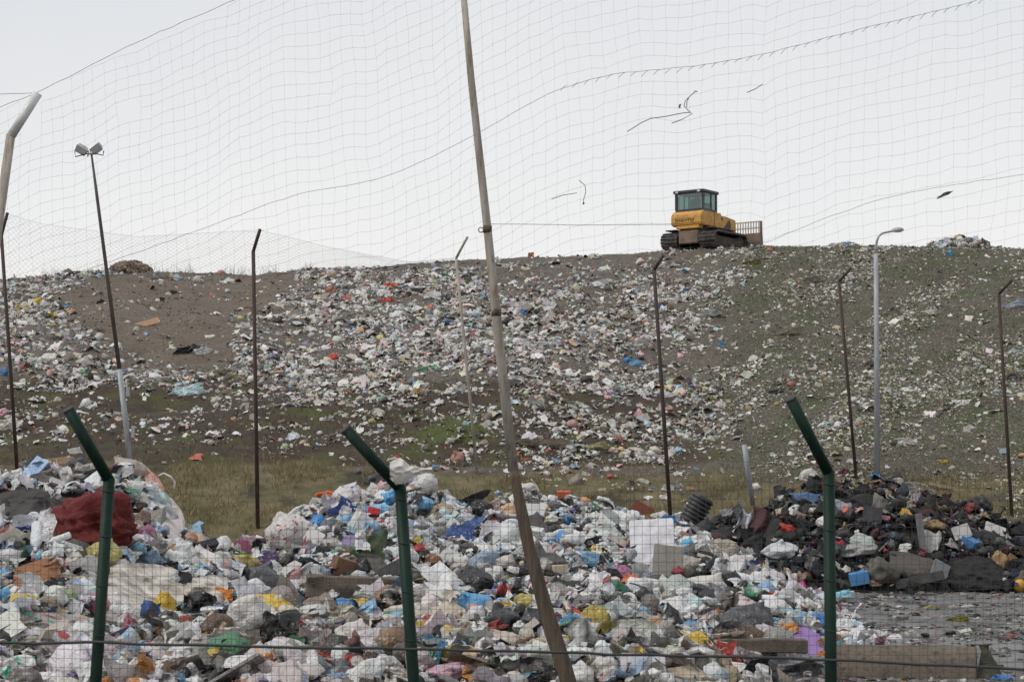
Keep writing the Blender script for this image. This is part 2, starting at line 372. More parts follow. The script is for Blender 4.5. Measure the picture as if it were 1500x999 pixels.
def bil(px, py, G=DM):
    fx = np.interp(px, DX, np.arange(len(DX))); fy = np.interp(py, DY, np.arange(len(DY)))
    i = np.minimum(fx.astype(int), len(DX)-2); j = np.minimum(fy.astype(int), len(DY)-2); a = fx - i; b = fy - j
    return (G[j, i]*(1-a) + G[j, i+1]*a)*(1-b) + (G[j+1, i]*(1-a) + G[j+1, i+1]*a)*b
def inpoly(px, py, poly):
    r = np.zeros(np.shape(px), bool); n = len(poly)
    for k in range(n):
        x0, y0 = poly[k]; x1, y1 = poly[(k+1) % n]
        c = ((y0 > py) != (y1 > py)) & (px < (x1 - x0) * (py - y0) / (y1 - y0 + 1e-9) + x0); r ^= c
    return r
SOIL = [(96, 432), (130, 408), (200, 402), (430, 398), (420, 425), (390, 445), (335, 470), (330, 500), (345, 525), (270, 535), (200, 515), (150, 490), (120, 470)]

# ------------------------------------------------------------------ ground
def graded(lo, a, b, hi, step, n):
    core = np.arange(a, b + 1e-6, step); g = np.geomspace(1, 1 + (hi - b), n)[1:] - 1; g2 = np.geomspace(1, 1 + (a - lo), n)[1:] - 1
    return np.concatenate([(a - g2)[::-1], core, b + g])
gx = graded(-1800, -34, 34, 1800, .5, 16); gy = graded(-300, 8, 124, 2600, .5, 16)
X, Y = np.meshgrid(gx, gy, indexing='xy'); Z = T(X, Y)
far = sstep(160, 420, Y); Z = Z * (1 - far) + (-2.0) * far
nx, ny = len(gx), len(gy); ii = (np.arange(ny-1)[:, None] * nx + np.arange(nx-1)[None]).ravel()
F = np.stack([ii, ii+1, ii+nx+1, ii+nx], -1)
V = np.stack([X, Y, Z], -1).reshape(-1, 3)
px, py = proj(V); ok = V[:, 1] > 20; px = np.where(ok, px, 0); py = np.where(ok, py, 2000)
# mask channels: R dry grass bank, G moss green, B bare brown soil, A asphalt
hillm = V[:, 1] > 78.5
nn = vn2(V[:, 0] * .5, V[:, 1] * .5, 61)
mR = np.where((V[:, 1] > 69) & (V[:, 1] < 79.2 + .7 * nn), 1.0, 0) * 1.0
mG = np.zeros(len(V))
for (a, b, sx, sy, k) in [(575, 612, 75, 22, 1.15), (680, 632, 65, 24, 1.15), (560, 585, 70, 15, .6), (600, 665, 80, 14, .7), (400, 600, 70, 20, .55), (330, 650, 80, 16, .5), (800, 620, 60, 20, .5), (900, 650, 70, 16, .45), (60, 600, 60, 25, .35), (250, 640, 90, 20, .35), (450, 610, 60, 20, .4),
                          (1010, 430, 20, 10, .8), (1120, 560, 60, 30, .35), (1370, 470, 60, 40, .4), (1400, 620, 70, 30, .4), (1230, 560, 60, 30, .35), (520, 395, 40, 8, .6), (1450, 480, 40, 30, .4)]:
    mG = np.maximum(mG, k * np.exp(-((px-a)/sx)**2 - ((py-b)/sy)**2))
mG *= np.clip(.75 + .9 * nn, 0, 1.3) * hillm
mB = inpoly(px + 16 * vn2(V[:, 0] * .55, V[:, 1] * .4, 74) + 7 * vn2(V[:, 0] * 1.8, V[:, 1] * 1.4, 75), py + 9 * vn2(V[:, 0] * .5, V[:, 1] * .5, 76) + 4 * vn2(V[:, 0] * 1.6, V[:, 1] * 1.6, 78), SOIL) * 1.0 * hillm
dark = sstep(530, 585, py) * (1 - sstep(675, 690, py)) * (1 - .75 * sstep(900, 1150, px)) * hillm
mA = 1.0 * (V[:, 1] < 69.2)
me = tri_mesh('ground', V, F, np.stack([mR, np.clip(mG, 0, 1), mB, mA], -1).astype(np.float32), True)
a2 = me.color_attributes.new('Veg', 'FLOAT_COLOR', 'POINT'); c4 = np.zeros((len(V), 4), np.float32); c4[:, 0] = dark; c4[:, 1] = sstep(980, 1120, px) * hillm; c4[:, 3] = 1; a2.data.foreach_set('color', c4.ravel())
def ground_mat():
    m, N, L, bs, mo = newmat('landfill_ground')
    at_ = N.new('ShaderNodeVertexColor'); at_.layer_name = 'Col'; s = N.new('ShaderNodeSeparateColor'); L.new(at_.outputs['Color'], s.inputs[0])
    av = N.new('ShaderNodeVertexColor'); av.layer_name = 'Veg'; s2 = N.new('ShaderNodeSeparateColor'); L.new(av.outputs['Color'], s2.inputs[0])
    g = N.new('ShaderNodeNewGeometry'); p = g.outputs['Position']
    def brk(sock, sc, amt=.5):            # break a soft mask up with noise
        n = noise(N, L, sc, 5, .65, p); a = N.new('ShaderNodeMath'); a.operation = 'MULTIPLY_ADD'; L.new(n, a.inputs[0]); a.inputs[1].default_value = amt * 2; L.new(sock, a.inputs[2])
        r = N.new('ShaderNodeMapRange'); r.inputs[1].default_value = amt + .40; r.inputs[2].default_value = amt + .60; L.new(a.outputs[0], r.inputs[0]); return r.outputs[0]
    base = mixc(N, L, noise(N, L, 1.3, 6, .7, p, .35, .65), (.068, .053, .041), (.122, .100, .080))
    base = mixc(N, L, noise(N, L, 6, 4, .7, p, .5, .7), base, (.20, .185, .165))
    right = mixc(N, L, noise(N, L, 2.2, 6, .75, p, .38, .62), (.045, .038, .024), (.092, .078, .056))
    right = mixc(N, L, noise(N, L, .45, 5, .7, p, .48, .58), right, (.046, .056, .018))
    right = mixc(N, L, noise(N, L, 14, 3, .7, p, .56, .64), right, (.27, .25, .22))
    c = mixc(N, L, s2.outputs[1], base, right)
    dv = mixc(N, L, noise(N, L, 1.6, 6, .7, p, .35, .65), (.030, .020, .013), (.066, .045, .028))
    dv = mixc(N, L, noise(N, L, .55, 5, .65, p, .50, .62), dv, (.058, .058, .017))
    c = mixc(N, L, brk(s2.outputs[0], 1.1), c, dv)
    ms = N.new('ShaderNodeMapping'); ms.inputs['Rotation'].default_value = (0, 0, .6); ms.inputs['Scale'].default_value = (.6, 2.6, 1); L.new(p, ms.inputs[0])
    so_ = mixc(N, L, noise(N, L, 1.0, 7, .72, ms.outputs[0], .35, .65), (.095, .073, .056), (.150, .118, .092))
    so_ = mixc(N, L, noise(N, L, 7, 4, .7, p, .58, .68), so_, (.20, .175, .145))
    c = mixc(N, L, brk(s.outputs[2], 1.4, .35), c, so_)
    gr = mixc(N, L, noise(N, L, .9, 6, .7, p, .38, .62), (.165, .132, .070), (.082, .074, .030))
    gr = mixc(N, L, noise(N, L, .35, 4, .6, p, .52, .62), gr, (.042, .036, .020))  # shaded hollows of the bank painted as dark patches in the colour
    c = mixc(N, L, s.outputs[0], c, gr)
    c = mixc(N, L, brk(s.outputs[1], 1.2), c, (.066, .080, .018))
    mp = N.new('ShaderNodeMapping'); mp.inputs['Scale'].default_value = (1, .8, 1); L.new(p, mp.inputs[0])
    asp = mixc(N, L, noise(N, L, 1.2, 7, .7, mp.outputs[0], .36, .62), (.070, .067, .066), (.165, .158, .152))  # asphalt tone lifted: wet sky reflection painted into the colour
    pud = noise(N, L, .55, 4, .55, mp.outputs[0], .50, .57); asp = mixc(N, L, pud, asp, (.045, .042, .040))
    c = mixc(N, L, at_.outputs['Alpha'], c, asp)
    L.new(c, bs.inputs['Base Color'])
    rr = N.new('ShaderNodeMapRange'); L.new(at_.outputs['Alpha'], rr.inputs[0]); rr.inputs[3].default_value = .95
    L.new(noise(N, L, .9, 5, .6, mp.outputs[0], .35, .6), rr.inputs[4])
    rm = N.new('ShaderNodeMath'); rm.operation = 'MAXIMUM'; rm.inputs[1].default_value = .30; L.new(rr.outputs[0], rm.inputs[0]); pm = N.new('ShaderNodeMath'); pm.operation = 'MULTIPLY'; L.new(pud, pm.inputs[0]); L.new(at_.outputs['Alpha'], pm.inputs[1]); rx = N.new('ShaderNodeMix'); rx.inputs[3].default_value = .10; L.new(pm.outputs[0], rx.inputs[0]); L.new(rm.outputs[0], rx.inputs[2]); L.new(rx.outputs[0], bs.inputs['Roughness'])
    hb_ = N.new('ShaderNodeMapRange'); L.new(at_.outputs['Alpha'], hb_.inputs[0]); hb_.inputs[3].default_value = 1.0; hb_.inputs[4].default_value = .22
    hm_ = N.new('ShaderNodeMath'); hm_.operation = 'MULTIPLY'; L.new(noise(N, L, 5, 8, .72, p), hm_.inputs[0]); L.new(hb_.outputs[0], hm_.inputs[1])
    bump(N, L, hm_.outputs[0], .9, .10, bs)
    return m
tag(link('ground', me, ground_mat()), kind='structure')

# ------------------------------------------------------------------ piece shapes
def ico(sub):
    bm = bmesh.new(); bmesh.ops.create_icosphere(bm, subdivisions=sub, radius=1)
    V = np.array([v.co[:] for v in bm.verts]); F = np.array([[v.index for v in f.verts] for f in bm.faces]); bm.free(); return V, F
ICO = {k: ico(k) for k in (1, 2, 3, 4)}
def bag_shape(sub, seed, knot=True, wr=1.0):
    V, F = ICO[sub]; V = V.copy(); o = np.array([seed * 7.31, seed * 3.7, seed * 1.9])
    r = 1 + .28 * vn3(V * 1.1 + o, 1) + .16 * vn3(V * 2.3 + o, 2)
    if sub > 1:
        wp = V + .18 * np.stack([vn3(V * 2.5 + o, 6), vn3(V * 2.5 + o, 7), vn3(V * 2.5 + o, 8)], -1)
        r += wr * (.34 * (worley(wp * 1.9 + o, 3) - .5) + (.17 * (worley(wp * 4.2 + o, 13) - .5) if sub > 2 else 0) + (.07 * (worley(wp * 8.5 + o, 23) - .5) if sub > 3 else 0))
    P = V * r[:, None]
    if knot:                                   # gathered neck: the cap is drawn in and pulled out
        k = np.array([.45 * math.sin(seed), .45 * math.cos(seed * 1.7), .8]); k /= np.linalg.norm(k)
        d = V @ k; s = sstep(.70, .95, d)[:, None]; ax = (P @ k)[:, None] * k
        rad = P - ax; P = ax * (1 + .28 * s) + rad * (1 - .70 * s + .55 * sstep(.975, 1.0, d)[:, None])
    P[:, 2] = np.where(P[:, 2] < -.45, -.45 + (P[:, 2] + .45) * .3, P[:, 2])
    P -= (P.max(0) + P.min(0)) / 2; P /= np.abs(P).max(0)
    return P, F
def bundle_shape(seed):                    # bunched cloth: long sharp folds running round a slumped body
    V, F = ico(5); o = seed * 3.3; w_ = V + .3 * np.stack([vn3(V * 1.6 + o, 1), vn3(V * 1.6 + o, 2), vn3(V * 1.6 + o, 3)], -1)
    rg = lambda q, s_: 1 - 2.2 * np.abs(vn3(q + o, s_)) ** .8
    r = 1 + .34 * vn3(V * 1.5 + o, 4) + .20 * rg(w_ * [1.3, 1.6, 2.6], 5) + .11 * rg(w_ * [2.6, 3.4, 5.5], 6) + .05 * rg(w_ * [6, 7, 11], 7)
    P = V * r[:, None]; P[:, 2] = np.where(P[:, 2] < -.4, -.4 + (P[:, 2] + .4) * .4, P[:, 2]); P -= (P.max(0) + P.min(0)) / 2; return P / np.abs(P).max(0), F
def grid_faces(n, m):
    i = (np.arange(n-1)[:, None] * m + np.arange(m-1)[None]).ravel()
    a = np.stack([i, i+1, i+m+1], -1); b = np.stack([i, i+m+1, i+m], -1); return np.concatenate([a, b])
def sheet_shape(n, m, seed, amp=.45, soft=False):
    u, v = np.meshgrid(np.linspace(-1, 1, n), np.linspace(-1, 1, m), indexing='ij'); o = seed * 5.17
    P = np.stack([u, v, 0 * u], -1).reshape(-1, 3); q = P + o
    f = 1.6 if not soft else 1.1
    e = 1 + .28 * vn3(q * 1.3, 11); P[:, :2] *= e[:, None]
    P[:, 0] += .32 * vn3(q * f, 12); P[:, 1] += .32 * vn3(q * f, 13)
    z = vn3(q * f, 14) * .7 + (1.1 * (worley(q * 1.7, 15) - .5) + (.5 * (worley(q * 3.9, 18) - .5) if n > 9 else 0) if not soft else .3 * np.sin((q[:, 0] * 4 + vn3(q, 16) * 2)))
    P[:, 2] = amp * z - .25 * amp * (P[:, 0]**2 + P[:, 1]**2)
    return P, grid_faces(n, m)
def strip_shape(k, seed):
    t = np.linspace(-1, 1, k); q = np.stack([t * 2 + seed * 3.3, t * 0, t * 0], -1)
    c = np.stack([t, .35 * vn3(q, 17), .25 * vn3(q, 18)], -1); tw = vn3(q, 19) * 3
    d = np.stack([0 * t, np.cos(tw), np.sin(tw)], -1) * .16
    P = np.stack([c - d, c + d * .2, c + d], 1).reshape(-1, 3); return P, grid_faces(k, 3)
def lathe(prof, sides):
    ang = np.arange(sides) * 2 * np.pi / sides; V = []; F = []
    for x, r in prof: V += [[x, r * math.cos(a), r * math.sin(a)] for a in ang]
    for i in range(len(prof) - 1):
        for k in range(sides):
            a, b, c, d = i*sides+k, i*sides+(k+1) % sides, (i+1)*sides+(k+1) % sides, (i+1)*sides+k; F += [[a, b, c], [a, c, d]]
    V += [[prof[0][0], 0, 0], [prof[-1][0], 0, 0]]; n = len(V)
    for k in range(sides): F += [[n-2, (k+1) % sides, k], [n-1, (len(prof)-1)*sides+k, (len(prof)-1)*sides+(k+1) % sides]]
    return np.array(V, float), np.array(F)
BOTTLE = lathe([(-1, .20), (-.97, .27), (-.3, .25), (-.2, .27), (.35, .27), (.7, .12), (.8, .09), (1, .10)], 8)
CUBE = (np.array([[x, y, z] for x in (-1, 1) for y in (-1, 1) for z in (-1, 1)], float),
        np.array([[0, 1, 3], [0, 3, 2], [4, 6, 7], [4, 7, 5], [0, 4, 5], [0, 5, 1], [2, 3, 7], [2, 7, 6], [0, 2, 6], [0, 6, 4], [1, 5, 7], [1, 7, 3]]))
BAG2 = [bag_shape(3, k + 1, k % 3 == 0, .45 + .07 * k) for k in range(10)]
BAGS = [bag_shape(2, k + 61, k % 3 == 0, .8) for k in range(8)]
BAG1 = [bag_shape(1, k + 31, False) for k in range(6)]
SH7 = [sheet_shape(10, 10, k + 1, .66) for k in range(12)]
SH4 = [sheet_shape(5, 4, k + 51, .72) for k in range(14)]
TET = (np.array([[1, 0, -.5], [-.6, .8, -.5], [-.5, -.8, -.5], [0, 0, .8]]), np.array([[0, 1, 3], [1, 2, 3], [2, 0, 3]]))
CL8 = [sheet_shape(8, 8, k + 81, .5, True) for k in range(8)]
STR = [strip_shape(10, k + 1) for k in range(6)]
def rots(n, nrm=None, tilt=.5):
    yaw = rng.uniform(0, 2*np.pi, n); z = np.tile([0, 0, 1.], (n, 1)) if nrm is None else nrm.copy()
    z = z + rng.normal(0, tilt, (n, 3)); z /= np.linalg.norm(z, axis=1)[:, None]
    a = np.stack([np.cos(yaw), np.sin(yaw), 0*yaw], -1); a -= z * (a * z).sum(1)[:, None]; a /= np.linalg.norm(a, axis=1)[:, None]
    return np.stack([a, np.cross(z, a), z], -1)
PAL = {  # sRGB hex, weight
 'mid': [('f4f4f3', 30), ('eaebec', 24), ('dadbdd', 14), ('bdbcbb', 8), ('dcd5c9', 4), ('938e89', 5), ('66625f', 4), ('343338', 5), ('1e1e21', 5), ('64483a', 2.4), ('a58a74', 1.6), ('d0b9a4', 2), ('94bedd', 4), ('4590d0', 1.5), ('2f5290', 1),
         ('bdd4e2', 5), ('b84440', 1.4), ('dcaab0', 2.2), ('c47c98', .6), ('cc844c', .6), ('d0ba68', 1), ('52906c', 1.1), ('8d9f74', .6), ('9585ad', 1.3), ('5c3030', 1.6)],
 'fore': [('ecebe9', 17), ('d8d5d2', 15), ('bebab6', 12), ('98938e', 9), ('cfc5b6', 4), ('7a746f', 6), ('4c4845', 6), ('242427', 8), ('5e4a3a', 3.4), ('94785c', 2.4), ('bfa488', 2), ('8cb0c8', 3.6), ('44759c', 1.3), ('b54a44', 1), ('d49c9a', 2), ('cdae48', 1.7), ('cc884c', 1), ('4f825e', .9), ('84749c', 1)],  # dirtier bags, with the front's shadow also put into these darker colours
 'yard': [('a39d97', 10), ('86807a', 10), ('c9c5c0', 5), ('6a6560', 9), ('4a4644', 8), ('d8d6d4', 3), ('8c6a5c', 2), ('7c94a4', 1.2), ('b0625a', .7), ('b5a860', .6)],
 'black': [('121214', 26), ('1c1c1f', 20), ('2a2a2d', 14), ('3f3e40', 9), ('252d3c', 5), ('58585a', 5), ('94928e', 2.6), ('c4c1bd', 3), ('74685e', 2.4), ('4a282b', 3.5), ('803634', 1.3), ('937a58', 2), ('b88f7c', 1.2), ('5a6680', 2), ('a38c48', .7), ('503a60', .7)],
 'hill': [('dcdad6', 19), ('cbc8c3', 18), ('b5b1aa', 14), ('99938b', 8), ('d0c7b4', 7), ('eae8e5', 9), ('78716a', 8), ('4d4945', 6), ('303032', 4), ('6a584a', 6), ('bd9d7e', 2), ('93b4ca', 2.6), ('5a8fbe', .8), ('c2ced4', 4), ('bf665c', 1.1), ('d6a8a6', 2.4), ('ca8862', .6), ('cdbc78', 1.2), ('70997f', .7), ('a3ae8c', 1.2), ('b2acbe', 1)],
 'right': [('d2d0ca', 17), ('b8b5ab', 15), ('98948a', 12), ('e2e0da', 11), ('7b7463', 11), ('b3a888', 7), ('635d50', 9), ('949470', 4), ('38362f', 4), ('8c9ea6', 2), ('a07858', 1), ('bba966', 1), ('74835a', 4), ('a86c60', .7)]}
PALA = {k: (np.array([lin(h) for h, _ in v]), np.array([x for _, x in v], float)) for k, v in PAL.items()}
def pick(pal, n, jit=.14):
    c, wts = PALA[pal]; i = rng.choice(len(c), n, p=wts / wts.sum())
    return np.clip(c[i] * (1 + rng.normal(0, jit, (n, 1))) * (1 + rng.normal(0, .04, (n, 3))), .008, .82)
def scatter(batch, kinds, P, nrm, size, pal, tilt=.5, lift=.25, flat=None):
    """spread pieces over points P; kinds = [(variants, share, scale xyz, smooth)]"""
    n = len(P); sh = np.array([k[1] for k in kinds], float); which = rng.choice(len(kinds), n, p=sh / sh.sum())
    for q, (vars_, _, sxyz, smooth) in enumerate(kinds):
        idx = np.where(which == q)[0]; vsel = rng.integers(0, len(vars_), len(idx))
        for v in range(len(vars_)):
            k = idx[vsel == v]
            if not len(k): continue
            s = size[k][:, None] * np.array(sxyz)[None] * rng.uniform(.7, 1.35, (len(k), 3))
            c1 = pick(pal, len(k)); two = rng.random(len(k)) < .24
            c2 = np.where(two[:, None], pick(pal, len(k)), c1 * rng.uniform(.85, 1.1, (len(k), 1)))
            VV = vars_[v][0]; mk = (vn3(VV * 2.2 + v * 3.1, 77) > .16).astype(float)
            batch.inst(vars_[v], P[k] + nrm[k] * (s.min(1) * lift)[:, None], rots(len(k), nrm[k], tilt), s, c1, c2, mk, smooth)

# ------------------------------------------------------------------ hillside litter
def hill_points(n, lo=70.5, hi=122, dens=None, wide=30.5):
    x = rng.uniform(-wide, wide, n); y = rng.uniform(lo, hi, n); z = T(x, y); P = np.stack([x, y, z], -1)
    px, py = proj(P); d = bil(np.clip(px, 0, 1500), np.clip(py, 360, 720)) if dens is None else dens(px, py, x, y)
    if dens is None:
        inside = inpoly(px + 16 * vn2(x * .55, y * .4, 74) + 7 * vn2(x * 1.8, y * 1.4, 75), py + 9 * vn2(x * .5, y * .5, 76) + 4 * vn2(x * 1.6, y * 1.6, 78), SOIL); d = np.where(inside, .03, d)
        cl = .47 + .65 * vn2(x * .30 + y * .12 + 7, y * .42 - x * .1, 71) + .55 * vn2(x * .8 + y * .3, y * 1.1, 72) + .35 * vn2(x * 2.2, y * 2.2, 73)
        right = sstep(960, 1120, px)
        un = x * .48 + y * .87; vnn = x * .87 - y * .48; cl = cl * (1 - right) + right * (.34 + 1.15 * vn2(un * .10, vnn * .45, 79) + .6 * vn2(un * .4, vnn * 1.2, 80))
        d = np.where(inside, d, d + .24 * right); d = d * np.clip(cl * (1.35 - .5 * right) + .35 * (d - .4), .10, 1.3)
        d = np.where((d > .03) | inside, d, .0)
    k = rng.random(n) < d; return P[k], px[k], py[k]
hb = Batch()
P, px, py = hill_points(185000); right = sstep(960, 1120, px)
nrm = normal(T, P[:, 0], P[:, 1]); isr = rng.random(len(P)) < right
size = np.exp(rng.normal(math.log(.098), .46, len(P))) * (1 - .38 * right); size = np.clip(size, .035, .30)
kinds = [(SH4, 9, (1, .75, .8), True), (BAG1, .9, (.9, .75, .55), True), (STR, .5, (1.6, 1, 1), True), ([CUBE], .25, (.8, .5, .15), False)]
for sel, pal in ((~isr, 'hill'), (isr, 'right')): scatter(hb, kinds, P[sel], nrm[sel], size[sel], pal, .45, .45)
P, px, py = hill_points(210000); sz = np.exp(rng.normal(math.log(.05), .35, len(P)))          # fine crumbs
isr = rng.random(len(P)) < sstep(900, 1100, px)
crumb = [([TET], 1, (1, .8, .7), False)]
for sel, pal in ((~isr, 'hill'), (isr, 'right')): scatter(hb, crumb, P[sel], normal(T, P[sel][:, 0], P[sel][:, 1]), sz[sel], pal, .5, .3)
PAL['stone'] = [('7a6a5c', 5), ('675848', 5), ('8f8070', 3), ('54483c', 4), ('a3968a', 1.5)]; PALA['stone'] = (np.array([lin(h) for h, _ in PAL['stone']]), np.array([x for _, x in PAL['stone']], float))
def stony(px, py, x, y): return np.where(inpoly(px, py, SOIL), .55, .10 + .25 * sstep(960, 1120, px)) * (y > 80) * np.clip(.7 + .8 * vn2(x * 1.1, y * .8, 99), .1, 1.2)
P, px, py = hill_points(70000, 80, 119, stony); sz = np.exp(rng.normal(math.log(.042), .45, len(P)))
scatter(hb, crumb, P, normal(T, P[:, 0], P[:, 1]), np.clip(sz, .02, .14), 'stone', .6, .2)
o = hb.build('hillside_litter', M['far_film']); tag(o, 'countless small plastic scraps strewn over the landfill hillside', 'litter', kind='stuff')

# ------------------------------------------------------------------ grass and weeds
def blades(n, dens, hmin, hmax, cols, width, lean=.5, lo=69.5, hi=122):
    P, px, py = hill_points(n, lo, hi, dens); k = len(P)
    h = rng.uniform(hmin, hmax, k); a = rng.uniform(0, 2*np.pi, k); ln = rng.normal(0, lean, (k, 2)) * h[:, None]
    wd = np.stack([np.cos(a), np.sin(a), 0*a], -1) * (width * rng.uniform(.6, 1.4, k))[:, None]
    m = P + np.stack([ln[:, 0]*.35, ln[:, 1]*.35, h*.55], -1); t = P + np.stack([ln[:, 0], ln[:, 1], h], -1)
    V = np.stack([P - wd - [0, 0, .03], P + wd - [0, 0, .03], m + wd*.7, m - wd*.7, t], 1).reshape(-1, 3)
    F = np.array([[0, 1, 2], [0, 2, 3], [3, 2, 4]])[None] + (np.arange(k)*5)[:, None, None]
    c = np.array([lin(x) for x in cols])[rng.integers(0, len(cols), k)] * rng.uniform(.75, 1.25, (k, 1))
    return V, F.reshape(-1, 3), np.repeat(c, 5, 0)
M['grass'] = scrap_mat('dry_grass', 'attr', .9, .2, .25, .001, 30)
gb = Batch()
bankd = lambda px, py, x, y: np.where((y < 79.0 + .8 * vn2(x*.4, y*.4, 88)) , .45 + .45 * vn2(x * .5, y * .5, 81) + .6 * vn2(x * 1.7, y * 1.4, 89), 0) * (x > -30)
gb.add(*blades(80000, bankd, .08, .30, ['94825a', '7c6f42', 'a8946a', '5f5c34', '6a5a44', '7d7446'], .012, .55, 70, 82))
tuft = lambda px, py, x, y: np.where((y > 78.3) & (y < 80.2), .5 + .5 * vn2(x * .8, y * .8, 83), 0)
gb.add(*blades(9000, tuft, .15, .42, ['8f8060', '7a6a4a', 'a08f6a'], .01, .35, 78, 81))
gr = gb.build('bank_grass', M['grass']); tag(gr, 'dry yellow-brown grass on the bank below the landfill', 'grass', kind='stuff')
gb = Batch()
weed = lambda px, py, x, y: (sstep(545, 600, py) * (1 - sstep(668, 685, py)) * (1 - sstep(760, 980, px))) * np.clip(.35 + 1.0 * vn2(x * .35, y * .3, 84), 0, 1)
gb.add(*blades(34000, weed, .06, .26, ['4a3822', '3a2c1c', '57432a', '624a2e', '40361e', '46421f'], .012, .6, 80, 103))
wr_ = lambda px, py, x, y: np.where(px > 950, np.clip(vn2(x * .5, y * .4, 85) - .22, 0, 1) * 1.9, np.where(py < 400, .12, 0)) * (py > 350)
gb.add(*blades(60000, wr_, .06, .22, ['4f5a2c', '5e6638', '55503a', '6a6248'], .012, .7, 80, 119))
mossy = lambda px, py, x, y: .9 * (np.exp(-((px-575)/60)**2 - ((py-615)/20)**2) + np.exp(-((px-680)/50)**2 - ((py-635)/25)**2) + .6*np.exp(-((px-610)/60)**2 - ((py-660)/12)**2) + .5*np.exp(-((px-470)/70)**2 - ((py-600)/20)**2)) * np.clip(.6 + vn2(x*.7, y*.6, 87), 0, 1)
gb.add(*blades(70000, mossy, .05, .15, ['5c6a24', '6d7a30', '505a22', '77783a'], .016, .8, 80, 105))
crest = lambda px, py, x, y: np.where((y > 114.5) & (y < 118.5) & (px < 460), np.clip(vn2(x * .8, y * .8, 86) + .25, 0, 1), 0)
gb.add(*blades(7000, crest, .25, .85, ['8a8478', '9a948a', '746c60'], .009, .35, 113, 119))
o = gb.build('hillside_weeds', M['grass']); tag(o, 'brown dead weeds and green moss patches on the hillside', 'weeds', kind='stuff')

# ------------------------------------------------------------------ waste heaps: core of each heap plus its loose litter
HEAP_INFO = [('waste_heap', 'tall heap of mixed rubbish at the left edge with a red blanket', 'heap'),
             ('waste_heap', 'long heap of white bags and mixed rubbish in the middle of the yard', 'heap'),
             ('textile_heap', 'black heap of clothes, car trim and scrap at the right', 'heap'),
             ('waste_heap', 'low spread of dirty bags in front, along the fence', 'heap')]
hx = np.arange(-20, 17, .28); hy = np.arange(26, 69.5, .28)
X, Y = np.meshgrid(hx, hy, indexing='ij'); H4 = heaps(X, Y); zone = H4.argmax(0); hmax = H4.max(0)
ZS = S(X, Y) - .14
nyy = len(hy)
cell = (np.arange(len(hx)-1)[:, None] * nyy + np.arange(nyy-1)[None]).ravel()
Vall = np.stack([X, Y, ZS], -1).reshape(-1, 3); zf = zone.ravel(); hf = hmax.ravel()
heap_objs = []
for z in range(4):
    q = np.stack([cell, cell + nyy, cell + nyy + 1, cell + 1], -1); keep = (zf[cell] == z) & (hf[q].max(1) > .05); q = q[keep]
    used, inv = np.unique(q, return_inverse=True)
    o = link(HEAP_INFO[z][0], tri_mesh('heap_core', Vall[used], inv.reshape(-1, 4), None, True), M['black_core' if z == 2 else 'core'])
    tag(o, HEAP_INFO[z][1], HEAP_INFO[z][2]); heap_objs.append(o)

# ------------------------------------------------------------------ individual pieces of rubbish on the heaps and the hill
VAR = {}
def var_mesh(key, VF, smooth=True, mat=None):
    if (key, mat) not in VAR:
        me = tri_mesh(key, VF[0], VF[1], None, smooth); me.materials.append(M[mat]); VAR[(key, mat)] = me
    return VAR[(key, mat)]
def quad_box(bev=.06):
    bm = bmesh.new(); bmesh.ops.create_cube(bm, size=2); bmesh.ops.bevel(bm, geom=bm.edges[:], offset=bev, segments=1, affect='EDGES')
    bmesh.ops.triangulate(bm, faces=bm.faces[:])
    V = np.array([v.co[:] for v in bm.verts]); F = np.array([[v.index for v in f.verts] for f in bm.faces]); bm.free(); return V, F
QB = quad_box()
def torus(R0, r, n=22, m=8):
    a, b = np.meshgrid(np.arange(n)*2*np.pi/n, np.arange(m)*2*np.pi/m, indexing='ij')
    V = np.stack([(R0 + r*np.cos(b))*np.cos(a), (R0 + r*np.cos(b))*np.sin(a), r*np.sin(b)], -1).reshape(-1, 3)
    F = []
    for i in range(n):
        for j in range(m):
            p, q, s, t = i*m+j, ((i+1) % n)*m+j, ((i+1) % n)*m+(j+1) % m, i*m+(j+1) % m; F += [[p, q, s], [p, s, t]]
    return V, np.array(F)
TOR = torus(.75, .25)
occupied = []; clearz = []
vcount = [0]
